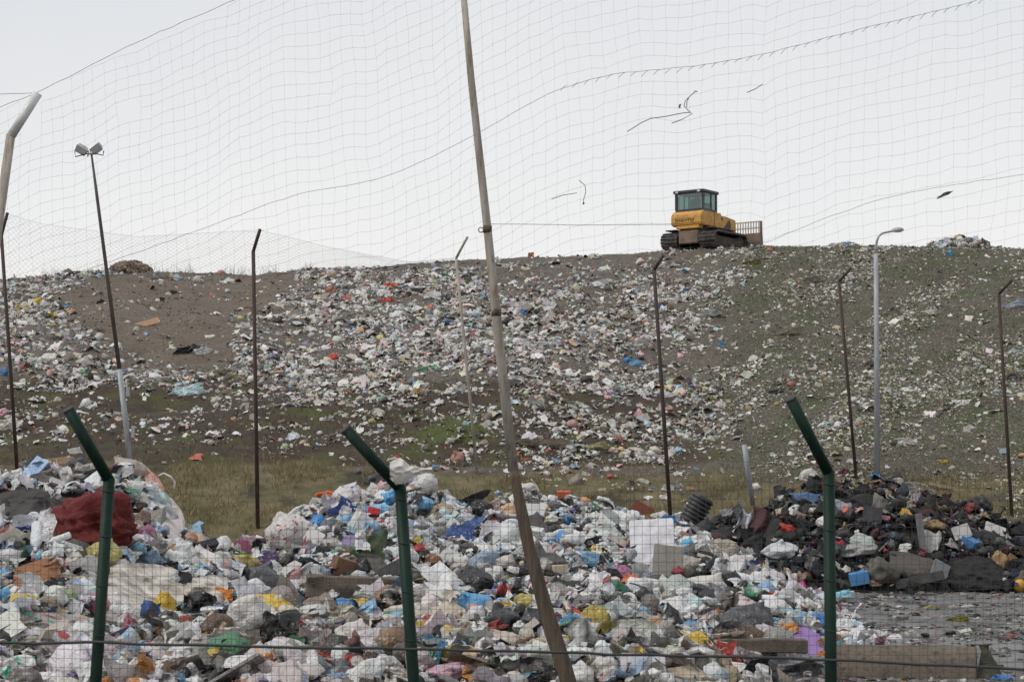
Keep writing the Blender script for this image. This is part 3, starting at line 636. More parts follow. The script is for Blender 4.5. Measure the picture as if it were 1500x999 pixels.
def put(kind, name, cat, px, py, wpx, hpx, hexc, label, roll=0., group=None, D=None, mat=None, sink=.25, yaw=None):
    """one loose thing whose middle shows at (px,py) on the surface there, w x h photo pixels large"""
    d = float(hit([px], [py])[0]) if D is None else D
    if not np.isfinite(d): d = 60.
    p = at(px, py, d); w_ = wpx * d / FPX; h_ = hpx * d / FPX; vcount[0] += 1; k = vcount[0]
    yw = random.uniform(-.5, .5) if yaw is None else yaw
    if d > 78 and kind == 'bag' and wpx > 1.5 * hpx: kind = 'sheet'; hpx *= 1.35; h_ *= 1.35
    ci = lin(hexc)
    if kind == 'bag':
        m = mat or 'bag'; me = var_mesh('bag%d' % (k % 14), bag_shape(4, (k % 14) + 101, True, .35 + .045 * (k % 14)), True, m); sc = (w_/2, (w_+h_)/4.2, h_/2); rot = (0, roll, yw)
        off = np.array([0, -sc[1]*.25, sc[2]*.15])
    elif kind == 'lump':
        m = mat or 'bag'; me = var_mesh('lump%d' % (k % 8), bag_shape(4, (k % 8) + 201, False, .95), True, m) if name != 'blanket' else var_mesh('bundle', bundle_shape(5), True, m); sc = (w_/2, (w_+h_)/4, h_/2); rot = (0, roll, yw); off = np.array([0, -sc[1]*.2, sc[2]*.1])
    elif kind == 'sheet':
        m = mat or 'bag'; me = var_mesh('sheet%d' % (k % 10), sheet_shape(26, 26, (k % 10) + 301, .55), True, m); sc = (w_/2.1, h_/2.1, max(w_, h_)/2.4); rot = (R(62), roll, yw*.6); off = np.array([0, -.12, .03])
    elif kind == 'cloth':
        m = mat or 'cloth'; me = var_mesh('cloth%d' % (k % 8), sheet_shape(22, 22, (k % 8) + 401, .48, True), True, m); sc = (w_/2.1, h_/2.1, max(w_, h_)/2.6); rot = (R(58), roll, yw*.6); off = np.array([0, -.12, .03])
    elif kind == 'board':
        m = mat or 'rigid'; me = var_mesh('board', QB, False, m); sc = (w_/2, .025, h_/2); rot = (R(-18), roll, yw*.5); off = np.array([0, -.16 - .55 * min(1, h_ / 1.4), .03])
    elif kind == 'box':
        m = mat or 'rigid'; me = var_mesh('board', QB, False, m); sc = (w_/2, w_/2.2, h_/2); rot = (random.uniform(-.3, .3), roll, yw*1.4); off = np.array([0, -w_*.12, .03])
    elif kind == 'bottle':
        m = mat or 'bag'; me = var_mesh('bottle', BOTTLE, True, m); sc = (w_/2, w_/2*1.1, w_/2*1.1); rot = (0, roll, yw); off = np.array([0, -.03, 0])
    elif kind == 'ball':
        m = mat or 'rigid'; me = var_mesh('ball', ICO[3], True, m); sc = (w_/2,)*3; rot = (0, 0, 0); off = np.array([0, 0, 0])
    elif kind == 'ring':
        m = mat or 'rigid'; me = var_mesh('ring', TOR, True, m); sc = (w_/2, w_/2, w_/2.2); rot = (R(65), roll, yw); off = np.array([0, -.05, 0])
    o = link(name, me); p = p + off; o.location = V3(p); o.scale = sc; o.rotation_euler = rot; o.color = (*ci, 1)
    tag(o, label, cat, group); occupied.append((px, py, max(wpx, hpx) / 2)); clearz.append((px, py, wpx, hpx, d)); return o
def drape(name, cat, poly_c, wpx, hpx, hexc, label, mat='cloth', bulge=.14, n=26, seed=1, tail=0., D=None, jag=.14, dome=0.):
    """a sheet or blanket lying over the surface: its own folds, following the heap below"""
    px, py = poly_c; u, v = np.meshgrid(np.linspace(-1, 1, n), np.linspace(-1, 1, n), indexing='ij')
    q = np.stack([u * 1.4 + seed * 9.1, v * 1.4, u * 0], -1)
    e = 1 + jag * vn3(q * 1.2, 91) + .06 * vn3(q * 4, 92); rr = 1 - .14 * (u * v) ** 2
    X_ = px + u * wpx / 2 * e * rr; Y_ = py + v * hpx / 2 * (1 + jag * vn3(q * 1.2, 93)) * rr + tail * u
    d = hit(X_.ravel(), Y_.ravel()) if D is None else np.full(n*n, D)
    md = np.nanmedian(d); d = np.where(np.isfinite(d), d, md); d = np.clip(d, md - 2.2, md + 2.2)
    g = d.reshape(n, n)
    for _ in range(18): gp = np.pad(g, 1, mode='edge'); g = (gp[1:-1, 1:-1] * 2 + gp[:-2, 1:-1] + gp[2:, 1:-1] + gp[1:-1, :-2] + gp[1:-1, 2:]) / 6
    qw = q + .35 * np.stack([vn3(q * 1.5, 97), vn3(q * 1.5, 98), 0 * u], -1); fold = .75 * (1 - 2.2 * np.abs(vn3(qw * [.9, 1.3, 1], 94)) ** .8) + .42 * (1 - 2.2 * np.abs(vn3(qw * [2.2, 2.9, 1], 194)) ** .8) + .22 * (worley(qw * [4, 6, 1], 96) - .45)
    edge = np.minimum(1 - np.abs(u), 1 - np.abs(v)); g = g - .05 - bulge * (fold + .9) * np.clip(edge * 3, .15, 1) - dome * (1 - u**2) * (1 - v**2)
    Pw = at(X_.ravel(), Y_.ravel(), g.ravel()); c = Pw.mean(0)
    me = tri_mesh(name, Pw - c, grid_faces(n, n), None, True); me.materials.append(M[mat])
    o = link(name, me); o.location = V3(c); o.color = (*lin(hexc), 1); tag(o, label, cat); occupied.append((px, py, max(wpx, hpx) / 2.2)); clearz.append((px, py, wpx, hpx, md)); return o

# --- left heap
put('lump', 'blanket', 'blanket', 138, 764, 138, 92, '5e1113', 'large crumpled dark red blanket bunched up on the left heap', roll=.12, mat='cloth')
drape('carpet', 'carpet', (66, 684), 88, 26, '7d6650', 'folded brown carpet on the very top of the left heap', bulge=.16, seed=4, tail=-6)
drape('tarp', 'tarp', (24, 742), 84, 50, '3c3a39', 'dark grey tarp hanging off the left heap at the picture edge', bulge=.14, seed=5, tail=-6)
drape('plastic_sheet', 'plastic sheet', (205, 868), 120, 84, 'cbc2b6', 'big dirty see-through plastic sheet draped in front of the left green post', 'clear', .2, 30, 6)
drape('plastic_sheet', 'plastic sheet', (300, 865), 70, 44, 'c9bfb2', 'pale beige plastic film right of the big see-through sheet', 'clear', .16, 24, 7)
drape('mesh_cloth', 'cloth', (228, 716), 30, 40, 'b08a80', 'faded salmon cloth sliding down the right side of the left heap', seed=8, tail=16, bulge=.12)
drape('pink_sheet', 'plastic sheet', (255, 765), 36, 60, 'd8cdc8', 'pale pink sheet on the right slope of the left heap', seed=9, tail=18, bulge=.1)
drape('spotted_sheet', 'plastic sheet', (72, 914), 112, 34, 'cdb5b0', 'white plastic sheet with pink spots low on the left, behind the left green post', 'bag_print', seed=10)
drape('paper_sack', 'sack', (54, 842), 78, 44, '86593a', 'torn orange-brown sack on the left heap under the tarp', seed=11, tail=-10)
put('bag', 'pale_yellow_bag', 'bag', 152, 812, 58, 42, 'bdb072', 'pale yellow bag just below the red blanket')
put('bag', 'blue_bag', 'bag', 12, 872, 36, 24, '4f93bd', 'small bright blue bag at the left picture edge')
put('bag', 'beige_bag', 'bag', 190, 692, 58, 42, 'b0a39b', 'dirty beige bag on top of the left heap, right of the green post')
put('bag', 'white_bag', 'bag', 128, 694, 48, 26, 'b9b5b2', 'whitish bag on top of the left heap, left of the green post', D=None)
put('bag', 'black_bag', 'bag', 112, 682, 38, 26, '3a3a42', 'dark bag wedged behind the brown carpet on the left heap')
put('bag', 'black_bag', 'bag', 62, 700, 46, 20, '2e2e31', 'flat black bag just under the brown carpet')
put('bag', 'blue_white_bag', 'bag', 222, 820, 38, 26, '7a93ae', 'dusty blue bag to the right of the pale yellow bag')
put('sheet', 'orange_wrapper', 'wrapper', 248, 806, 16, 22, 'd18a26', 'small orange wrapper beside the dusty blue bag')
put('bag', 'yellow_bag', 'bag', 243, 890, 38, 44, 'c2a22a', 'bright yellow bag in front of the see-through sheet')
put('sheet', 'black_bag', 'bag', 288, 896, 52, 62, '202022', 'torn black bag standing up in front of the left heap, right of the yellow bag')
put('sheet', 'orange_cloth', 'cloth', 326, 874, 34, 30, 'd0812f', 'orange cloth behind the torn black bag')
put('lump', 'rusty_bag', 'bag', 272, 916, 28, 30, '8d4a34', 'rust red bundle at the foot of the torn black bag')
put('bag', 'white_bag', 'bag', 364, 900, 72, 54, 'd2cdc8', 'big white bag to the right of the orange cloth')
put('sheet', 'black_cloth', 'cloth', 402, 932, 60, 78, '1d1d1d', 'pointed black cloth low in front, right of the big white bag')
put('bag', 'grey_sack', 'bag', 378, 852, 66, 50, '57565a', 'dark grey wrinkled sack between the left and middle heaps')
put('sheet', 'green_wrapper', 'wrapper', 354, 817, 30, 14, '4f8a3c', 'bright green wrapper in the dip between left and middle heap')
put('sheet', 'purple_film', 'plastic film', 392, 820, 44, 26, '8d7aa0', 'lilac plastic film beside the bright green wrapper')
put('bag', 'white_bag', 'bag', 425, 782, 72, 58, 'd6d2d0', 'bulky white bag at the left end of the middle heap', mat='bag_print')
put('bag', 'black_bag', 'bag', 380, 800, 30, 28, '2e2c2c', 'small black bag below the bulky white bag of the middle heap')
put('bag', 'dark_green_bag', 'bag', 30, 812, 24, 24, '2f5a42', 'dark green bag left of the pale yellow bag')
put('bag', 'white_bag', 'bag', 72, 762, 34, 34, 'b9b4b8', 'greyish white bag left of the red blanket')
put('bag', 'rust_bag', 'bag', 14, 785, 34, 30, '7c3826', 'rust brown bag at the left picture edge under the tarp')
put('lump', 'pink_bundle', 'bundle', 190, 925, 22, 50, 'a8606a', 'faded pink bundle hanging in front of the see-through sheet')
# --- middle heap
put('bag', 'blue_bag', 'bag', 469, 764, 34, 20, '2f86cf', 'vivid blue bag on the upper left of the middle heap')
put('sheet', 'orange_bag', 'bag', 476, 727, 32, 20, 'd9703a', 'orange bag on the left shoulder of the middle heap')
put('bag', 'white_bag', 'bag', 509, 727, 46, 40, 'd9d2d0', 'white bag with pink print on top of the middle heap, left of the black bag', mat='bag_print')
put('bag', 'black_bag', 'bag', 553, 704, 42, 20, '37373c', 'black bag lying on the crest of the middle heap')
put('bag', 'light_blue_bag', 'bag', 572, 728, 36, 28, '5fa5d8', 'light blue bag on the middle heap, just left of the middle green post')
put('bag', 'light_blue_bag', 'bag', 556, 748, 48, 22, '86bfe2', 'pale blue bag below the light blue one by the middle green post')
put('bag', 'light_blue_bag', 'bag', 617, 738, 38, 24, '7db6de', 'light blue bag on the middle heap, just right of the middle green post')
put('bag', 'white_bag', 'bag', 622, 710, 40, 38, 'd8d4d2', 'white bag at the top of the middle heap, right of the green post')
put('box', 'red_box', 'box', 546, 756, 18, 20, 'c3202a', 'small bright red box in the upper middle heap', roll=.25)
put('board', 'white_board', 'board', 519, 766, 9, 38, 'dcdad6', 'short white board leaning right, below the red box', roll=.45)
put('board', 'white_board', 'board', 652, 782, 8, 52, 'd6d4d0', 'slanting white slat right of the middle green post', roll=.5)
put('board', 'white_board', 'board', 634, 846, 44, 9, 'd9d7d4', 'white slat lying across another to form a cross', roll=.6)
put('board', 'white_board', 'board', 634, 862, 9, 40, 'd2d0cc', 'white slat standing under the crossed one', roll=.35)
put('board', 'white_board', 'board', 462, 788, 26, 22, 'dcd9d6', 'white foam slab on the left of the middle heap', roll=.5)
put('board', 'white_board', 'board', 700, 768, 50, 9, 'cac8ce', 'long pale plastic gutter near the dark bag on the middle heap', roll=.55)
put('cloth', 'olive_jacket', 'jacket', 550, 800, 38, 56, '3c4a30', 'olive green jacket in the centre of the middle heap')
put('sheet', 'bottle_green_sheet', 'plastic sheet', 505, 765, 34, 24, '6d7c70', 'grey-green sheet left of the short white board')
put('box', 'cardboard_box', 'box', 502, 832, 30, 26, '7a573f', 'crushed brown cardboard box above the concrete slab', roll=.3)
put('bag', 'black_bag', 'bag', 530, 832, 32, 28, '3d3b3c', 'charcoal bag next to the brown cardboard box')
put('lump', 'brown_disc', 'lid', 636, 822, 28, 22, '8a6648', 'round brown lid right of the middle green post')
put('bag', 'black_bag', 'bag', 695, 853, 58, 44, '2d2c2f', 'big black bag sitting on the blue one, right of the middle green post')
put('bag', 'blue_bag', 'bag', 694, 884, 62, 32, '6aaee0', 'sky blue bag under the big black bag')
put('bag', 'black_bag', 'bag', 705, 748, 36, 30, '2b2a2c', 'black bag near the top of the middle heap, left of the leaning pole')
put('bag', 'brown_bag', 'bag', 465, 892, 74, 44, '857569', 'grey-brown sack below the left end of the concrete slab')
put('bag', 'blue_bag', 'bag', 540, 895, 32, 34, '84b5d6', 'pale blue bag below the concrete slab')
put('bag', 'beige_bag', 'bag', 600, 900, 90, 34, 'c9c0b6', 'long whitish sack in front of the concrete slab')
put('bag', 'cream_sack', 'bag', 660, 898, 70, 30, 'c6b9a4', 'cream sack left of the sky blue bag')
put('bag', 'grey_bag', 'bag', 430, 880, 38, 24, '52708c', 'slate blue bag in front of the dark grey sack')
put('sheet', 'red_wrapper', 'wrapper', 475, 965, 40, 24, 'c0482f', 'red and orange wrapper under the rail at the bottom')
put('sheet', 'orange_wrapper', 'wrapper', 512, 972, 26, 26, 'bf3a2a', 'crimson wrapper right of the red and orange one at the bottom')
put('bag', 'pink_bag', 'bag', 655, 985, 70, 30, 'cba4b4', 'pale pink bag at the bottom edge, right of the middle green post')
put('sheet', 'green_film', 'plastic film', 553, 987, 18, 24, '7fb08a', 'mint green film at the bottom edge, left of the middle green post')
put('bag', 'dark_blue_bag', 'bag', 560, 940, 26, 28, '5d6784', 'blue-grey bag above the rail, left of the middle green post')
put('bag', 'white_bag', 'bag', 520, 930, 60, 44, 'cfc8c2', 'dirty white bag above the rail in the middle foreground')
put('bag', 'black_bag', 'bag', 735, 905, 52, 28, '37373b', 'flat charcoal bag left of the foot of the leaning pole')
put('bag', 'pale_bag', 'bag', 740, 945, 60, 44, 'c3b6a9', 'tan bag beside the foot of the leaning pole')
put('bag', 'yellow_bag', 'bag', 772, 884, 46, 28, 'b9ac62', 'dull yellow bag right beside the lower leaning pole')
put('bag', 'red_bag', 'bag', 806, 806, 17, 15, 'b8262c', 'small red bag on the middle heap, right of the leaning pole')
put('bag', 'black_bag', 'bag', 802, 780, 30, 24, '323236', 'dark bag above the small red bag')
put('bag', 'peach_bag', 'bag', 745, 752, 32, 30, 'd0ab8a', 'peach bag by the leaning pole, near the top of the middle heap')
put('board', 'white_board', 'board', 780, 748, 34, 18, 'e0dedc', 'flat white foam sheet right of the leaning pole near the top', roll=.05)
put('bag', 'white_bag', 'bag', 772, 716, 36, 16, 'd6d2cc', 'white bag at the crest right of the leaning pole')
put('box', 'orange_bag', 'wrapper', 826, 725, 20, 9, 'cf5a30', 'small orange carton at the crest of the middle heap')
put('lump', 'peach_bundle', 'bundle', 858, 735, 18, 14, 'd49a68', 'small peach bundle on the crest of the middle heap')
put('bag', 'blue_bag', 'bag', 890, 756, 18, 14, '3d93cf', 'small blue bag on the right slope of the middle heap')
put('board', 'red_board', 'board', 941, 747, 32, 16, '7c2f26', 'dark red plank on the right end of the middle heap', roll=.5)
put('board', 'yellow_board', 'board', 936, 757, 34, 6, 'd0a83a', 'yellow slat under the dark red plank', roll=.3)
put('bag', 'white_bag', 'bag', 968, 757, 34, 16, 'd5d1cc', 'white bag right of the dark red plank')
put('board', 'scrap_board', 'panel', 953, 806, 64, 92, 'e6e4ea', 'large warped white panel leaning on the middle heap', roll=-.06)
put('board', 'white_strip', 'strip', 956, 818, 6, 64, 'dddbe0', 'narrow white trim strip leaning across the large panel', roll=.32)
put('board', 'scrap_board', 'panel', 976, 828, 44, 58, '8d8983', 'smaller grey-brown panel leaning against the large white one', roll=.12)
put('bag', 'cyan_bag', 'bag', 1005, 802, 28, 30, '63b7df', 'cyan bag right of the large white panel')
put('bag', 'cream_sack', 'bag', 1008, 828, 34, 36, 'bbb4aa', 'cream sack right of the smaller grey panel', roll=.6)
put('bag', 'cream_sack', 'bag', 1062, 808, 54, 36, 'a69c90', 'grey-beige sack right of the cyan bag', roll=.4)
put('bag', 'red_bag', 'bag', 994, 838, 20, 18, '8f2431', 'dark red bag at the foot of the smaller grey panel')
put('bag', 'green_bag', 'bag', 903, 868, 46, 34, '2f6a55', 'dark green bag left of the white hoop')
put('bag', 'orange_bag', 'bag', 925, 850, 36, 18, 'd4733a', 'orange bag above the dark green bag')
put('bag', 'pink_bag', 'bag', 908, 838, 34, 26, 'a9708f', 'mauve bag above the orange bag')
put('ring', 'white_hoop', 'hoop', 920, 879, 26, 26, 'd5d3ce', 'white plastic hoop beside the dark green bag')
put('bag', 'black_bag', 'bag', 943, 876, 34, 26, '35353a', 'dark bag right of the white hoop')
put('bag', 'white_sack', 'bag', 1026, 856, 86, 32, 'd6d1ca', 'long full white sack lying in front of the grey panel')
put('bag', 'black_bag', 'bag', 1072, 848, 26, 24, '2c2c30', 'small black bag at the right end of the long white sack')
put('bag', 'grey_bag', 'bag', 1093, 845, 36, 22, '5d5c60', 'grey bag right of the small black bag by the white sack')
put('bag', 'white_bag', 'bag', 952, 858, 36, 24, 'd8d6d4', 'white net bag above the dark bag right of the hoop')
put('bag', 'yellow_bag', 'bag', 876, 910, 52, 44, 'b3a04a', 'big mustard yellow bag right of the leaning pole')
put('bag', 'blue_bag', 'bag', 834, 914, 42, 30, '3a7fa6', 'teal blue bag left of the big mustard bag')
put('bag', 'grey_bag', 'bag', 914, 922, 30, 34, '5f534a', 'dark brown bag right of the big mustard bag')
put('bag', 'peach_bag', 'bag', 958, 922, 46, 40, 'b29478', 'tan see-through bag right of the dark brown bag')
put('bag', 'blue_bag', 'bag', 1012, 918, 66, 18, '6f97b8', 'flat dusty blue bag right of the tan bag')
put('lump', 'orange_lump', 'bundle', 842, 896, 22, 10, 'c4492f', 'small orange-red bundle above the teal blue bag')
put('bag', 'charcoal_bag', 'bag', 785, 905, 50, 30, '43434a', 'charcoal bag behind the dull yellow bag')
put('board', 'white_slab', 'slab', 940, 972, 66, 28, 'e2dfe4', 'bright white foam slab at the bottom, right of the leaning pole', roll=.05)
put('bag', 'black_bag', 'bag', 1092, 912, 92, 58, '4b4b50', 'large torn charcoal bag above the concrete beam')
put('lump', 'brown_core', 'bundle', 1100, 928, 36, 24, '6f6048', 'brown lump spilling out of the torn charcoal bag')
drape('purple_cloth', 'cloth', (1182, 938), 60, 36, '8a6ca6', 'purple cloth hanging off the right end of the concrete beam', seed=21, tail=10, bulge=.08)
put('sheet', 'orange_wrapper', 'wrapper', 1203, 960, 14, 16, 'c27a2c', 'small orange wrapper next to the purple cloth')
put('bag', 'teal_bag', 'bag', 1229, 948, 16, 22, '3f8f9c', 'small teal bag left of the concrete barrier')
put('sheet', 'grey_film', 'plastic film', 1160, 985, 90, 34, '6d6c72', 'grey plastic film at the bottom edge, left of the concrete barrier')
put('bag', 'blue_bag', 'bag', 1466, 994, 36, 14, '3f78b8', 'blue bag on the asphalt in the bottom right corner')
put('sheet', 'red_wrapper', 'wrapper', 1138, 876, 28, 20, 'd0453c', 'red plastic bag on the yard edge, left of the pink bag')
put('bag', 'pink_bag', 'bag', 1170, 861, 26, 20, 'd64f8a', 'hot pink bag left of the right green post')
put('bag', 'white_pink_bag', 'bag', 1192, 872, 30, 22, 'dbbcc4', 'white and pink bag just left of the right green post', mat='bag_print')
put('bag', 'cyan_bag', 'bag', 1236, 875, 32, 22, '8cc8d8', 'pale cyan bag on the asphalt right of the right green post')
put('bag', 'white_bag', 'bag', 1085, 885, 60, 26, 'd6ccc8', 'whitish bag with prints above the large torn charcoal bag', mat='bag_print')
put('bag', 'yellow_canister', 'canister', 1117, 838, 24, 22, 'c8962e', 'orange-yellow canister at the left foot of the black heap')
put('bag', 'white_bag', 'bag', 1152, 840, 20, 18, 'cdbfa2', 'cream bag right of the orange-yellow canister')
# --- black heap
put('bag', 'white_bag', 'bag', 1144, 806, 62, 30, 'd4d6da', 'smooth white sack on the left slope of the black heap')
put('sheet', 'grey_film', 'plastic film', 1145, 822, 40, 16, '5d666a', 'grey film right under the smooth white sack')
put('bag', 'white_bag', 'bag', 1184, 698, 32, 22, 'cfcac2', 'cream sack on the top left of the black heap')
put('cloth', 'blue_jeans', 'jeans', 1180, 728, 50, 24, '4d6486', 'blue jeans cloth near the top of the black heap, left of the green post')
put('cloth', 'maroon_cloth', 'cloth', 1118, 772, 40, 64, '4a2a30', 'maroon netting cloth on the left slope of the black heap', roll=.5)
put('cloth', 'white_cloth', 'cloth', 1090, 765, 20, 44, 'c5c3cc', 'white rag left of the maroon netting', roll=.4)
put('bag', 'yellow_bag', 'bag', 1102, 731, 12, 11, 'd4a02e', 'small orange-yellow bag at the foot of the short grey pipe')
put('bag', 'blue_bag', 'bag', 1022, 751, 32, 16, '5a92c8', 'blue bag in front of the black corrugated pipe')
put('bag', 'purple_bag', 'bag', 1236, 694, 18, 11, '5c2f48', 'plum bag on the crest of the black heap')
put('bag', 'blue_bag', 'bag', 1281, 697, 14, 8, '4a9cd8', 'tiny bright blue bag on the crest of the black heap')
put('lump', 'brown_bundle', 'bundle', 1268, 714, 22, 14, '8a6450', 'brown bundle near the crest of the black heap')
put('cloth', 'salmon_cloth', 'cloth', 1293, 704, 26, 10, 'c9886c', 'salmon cloth beside the brown bundle on the black heap', roll=-.3)
put('cloth', 'salmon_cloth', 'cloth', 1238, 752, 16, 22, 'c4705f', 'salmon shirt right of the green post on the black heap', roll=.5)
put('cloth', 'grey_cloth', 'cloth', 1232, 744, 24, 22, '8d9098', 'light grey cloth behind the salmon shirt', roll=.2)
put('board', 'black_case', 'case', 1275, 755, 28, 24, '25272e', 'square black case in the upper black heap', roll=.12)
put('cloth', 'black_coat', 'coat', 1262, 735, 56, 26, '1b1c20', 'big black coat across the top of the black heap')
put('board', 'scrap_board', 'panel', 1310, 712, 26, 30, '17171a', 'upright black panel at the crest of the black heap', roll=-.4)
put('cloth', 'grey_coat', 'coat', 1287, 740, 22, 34, '6a6764', 'grey coat hanging right of the square black case', roll=.3)
put('lump', 'yellow_foam', 'foam', 1326, 752, 26, 14, 'b89340', 'yellow foam piece on the black heap', roll=.45, mat='cloth')
put('lump', 'tan_foam', 'foam', 1374, 743, 28, 12, '8d7448', 'tan foam slab on the right half of the black heap', roll=.1, mat='cloth')
put('board', 'tan_plank', 'plank', 1385, 715, 54, 5, '8a745c', 'long tan plank on the crest of the black heap', roll=.22)
put('bag', 'purple_bag', 'bag', 1437, 742, 13, 13, '5a3a7c', 'small violet bag on the right shoulder of the black heap')
put('bag', 'black_bag', 'bag', 1432, 738, 40, 26, '19191d', 'round black bag on the right shoulder of the black heap', D=None)
put('board', 'scrap_board', 'panel', 1455, 776, 32, 14, 'd8d4d0', 'tilted white panel on the right of the black heap', roll=.35)
put('board', 'scrap_board', 'panel', 1405, 780, 26, 20, 'b9b6b4', 'grey-white broken panel in the middle of the black heap', roll=-.3)
put('board', 'grey_post', 'post', 1343, 783, 10, 62, '58585c', 'upright grey plastic trim in the middle of the black heap', roll=-.12)
put('lump', 'cushion', 'cushion', 1262, 792, 38, 22, 'a4aaa6', 'pale grey cushion on top of another on the black heap', mat='cloth')
put('lump', 'cushion', 'cushion', 1254, 806, 62, 20, '9b9997', 'long grey cushion under the pale one on the black heap', roll=-.15, mat='cloth')
put('lump', 'brown_cushion', 'cushion', 1292, 836, 64, 40, '4a463c', 'large olive brown seat shell at the foot of the black heap', mat='rigid')
drape('dark_mat', 'mat', (1335, 828), 70, 36, '4f4844', 'dirty brown floor mat strewn with crumbs at the foot of the black heap', 'cloth', .06, 22, 23, tail=6)
drape('black_sheet', 'sheet', (1430, 840), 84, 50, '151517', 'wide black sheet draped at the right foot of the black heap', 'cloth', .12, 26, 24)
put('board', 'bumper', 'car trim', 1345, 850, 70, 14, '1c1c1f', 'black car bumper strip lying at the foot of the heap', roll=-.22)
put('board', 'scrap_board', 'panel', 1372, 838, 26, 32, '77797c', 'bent grey plastic panel left of the wide black sheet', roll=.5)
put('lump', 'pink_rag', 'rag', 1282, 852, 26, 16, 'b59384', 'pinkish rag at the foot of the black heap', mat='cloth')
put('ball', 'yellow_ball', 'ball', 1494, 858, 20, 20, 'd29a2c', 'yellow ball at the right picture edge by the black heap')
put('lump', 'tan_cushion', 'cushion', 1464, 822, 26, 30, '9a805c', 'round tan cushion behind the wide black sheet', mat='cloth')
put('lump', 'brown_cushion', 'cushion', 1482, 824, 20, 26, '6a5236', 'round brown cushion beside the tan one', mat='cloth')
put('bag', 'white_scrap', 'scrap', 1325, 802, 22, 12, 'cfcfca', 'white foam scrap in the middle of the black heap', roll=-.3)
put('bag', 'white_scrap', 'scrap', 1322, 808, 16, 9, 'bfc0bc', 'pale foam lump under the white scrap on the black heap')
put('cloth', 'white_rag', 'rag', 1365, 795, 24, 40, 'a8a6a2', 'greyish white rag hanging right of the upright grey trim')
put('cloth', 'red_rag', 'rag', 1228, 800, 16, 18, 'a02a30', 'red rag just right of the right green post')
put('cloth', 'grey_hose_bundle', 'cloth', 1478, 800, 14, 36, '8a8782', 'grey ribbed hose piece on the right end of the black heap', roll=-.3)
put('sheet', 'olive_bag', 'bag', 1400, 908, 34, 9, 'a39c38', 'olive yellow bag flat on the asphalt')
put('sheet', 'yellow_scrap', 'scrap', 1361, 891, 18, 6, 'cfc875', 'pale yellow scrap on the asphalt')
put('bag', 'white_scrap', 'scrap', 1245, 902, 32, 12, 'c9c7c4', 'white plastic lump on the asphalt right of the right green post')
put('bag', 'white_scrap', 'scrap', 1310, 935, 26, 14, 'dad9d8', 'white plastic clump on the asphalt behind the barrier')
put('bag', 'white_scrap', 'scrap', 1313, 924, 9, 8, 'cfc8d0', 'tiny round white scrap above the white plastic clump')
put('lump', 'dark_lump', 'scrap', 1252, 918, 18, 9, '4b4746', 'small dark lump on the asphalt left of the white clump')
# --- hillside, larger pieces
put('board', 'brown_board', 'board', 217, 475, 36, 9, 'b58f70', 'tan board lying on the bare brown slope', roll=-.28)
put('sheet', 'black_bag', 'bag', 279, 515, 42, 18, '26262a', 'black bag at the lower end of the bare brown slope', roll=-.2)
put('sheet', 'clear_bag', 'bag', 299, 516, 28, 15, 'c9cac8', 'whitish film right of the black bag on the brown slope')
put('sheet', 'blue_tarp', 'tarp', 268, 574, 56, 22, 'd2e6ea', 'pale blue-green tarp low on the left hillside', roll=-.2)
put('bag', 'yellow_bag', 'bag', 82, 462, 30, 10, 'c9b23a', 'yellow bag on the left hillside, nearest the bare slope')
put('bag', 'yellow_bag', 'bag', 55, 442, 16, 13, 'c7ac34', 'yellow bag highest on the left hillside')
put('bag', 'yellow_bag', 'bag', 34, 453, 22, 8, 'd0b840', 'yellow bag farthest left on the hillside')
put('lump', 'pink_bag', 'bag', 324, 400, 12, 9, 'c98a88', 'small pinkish red bag on the left crest')
put('bag', 'white_bag', 'bag', 284, 411, 36, 11, 'c9c5c0', 'big whitish bag under the left crest')
put('bag', 'light_blue_bag', 'bag', 260, 407, 14, 10, 'b2cbd8', 'pale blue bag left of the big whitish bag on the crest')
put('bag', 'white_bag', 'bag', 430, 639, 20, 14, 'd2d4da', 'single white bag low on the weedy left hillside')
put('bag', 'white_bag', 'bag', 10, 626, 38, 20, 'c7c1b8', 'cream bag at the left picture edge low on the hillside')
put('bag', 'pink_bag', 'bag', 6, 605, 18, 14, 'd3a0b2', 'pink bag at the left picture edge on the hillside')
put('bag', 'blue_bag', 'bag', 6, 546, 14, 18, '3a6f9c', 'blue bag at the left picture edge on the hillside')
put('bag', 'red_bag', 'bag', 32, 540, 12, 10, 'b8484a', 'red bag right of the blue one on the left hillside')
put('sheet', 'cream_sheet', 'plastic sheet', 315, 549, 56, 14, 'bfb8a2', 'long cream sheet above the blue-green tarp')
put('sheet', 'white_sheet', 'plastic sheet', 420, 560, 44, 12, 'c0c4cc', 'white sheet right of the blue-green tarp', roll=-.35)
put('sheet', 'green_sheet', 'plastic sheet', 628, 543, 38, 16, '6fa581', 'light green sheet in the middle of the hillside', roll=-.3)
put('sheet', 'red_bag', 'bag', 566, 441, 24, 11, 'cc4a48', 'red bag on the upper middle hillside')
put('bag', 'orange_bag', 'bag', 570, 421, 22, 12, 'd2664a', 'orange-red bag above the red one on the hillside')
put('bag', 'red_bag', 'bag', 488, 524, 18, 12, 'c8443c', 'bright red bag left of the light green sheet')
put('bag', 'red_bag', 'bag', 508, 440, 20, 10, 'c87a7c', 'pinkish red bag left of the red one on the upper hillside')
put('bag', 'orange_bag', 'bag', 486, 428, 20, 18, '9c6248', 'rust coloured bag on the upper hillside left of the orange one')
put('sheet', 'white_sheet', 'plastic sheet', 755, 447, 44, 14, 'd2d0d2', 'white sheet right of the leaning pole on the hillside')
put('bag', 'black_bag', 'bag', 742, 463, 18, 10, '2e2e32', 'black bag under the white sheet by the leaning pole')
put('bag', 'blue_bag', 'bag', 770, 458, 14, 9, '3f74b8', 'blue bag under the white sheet by the leaning pole')
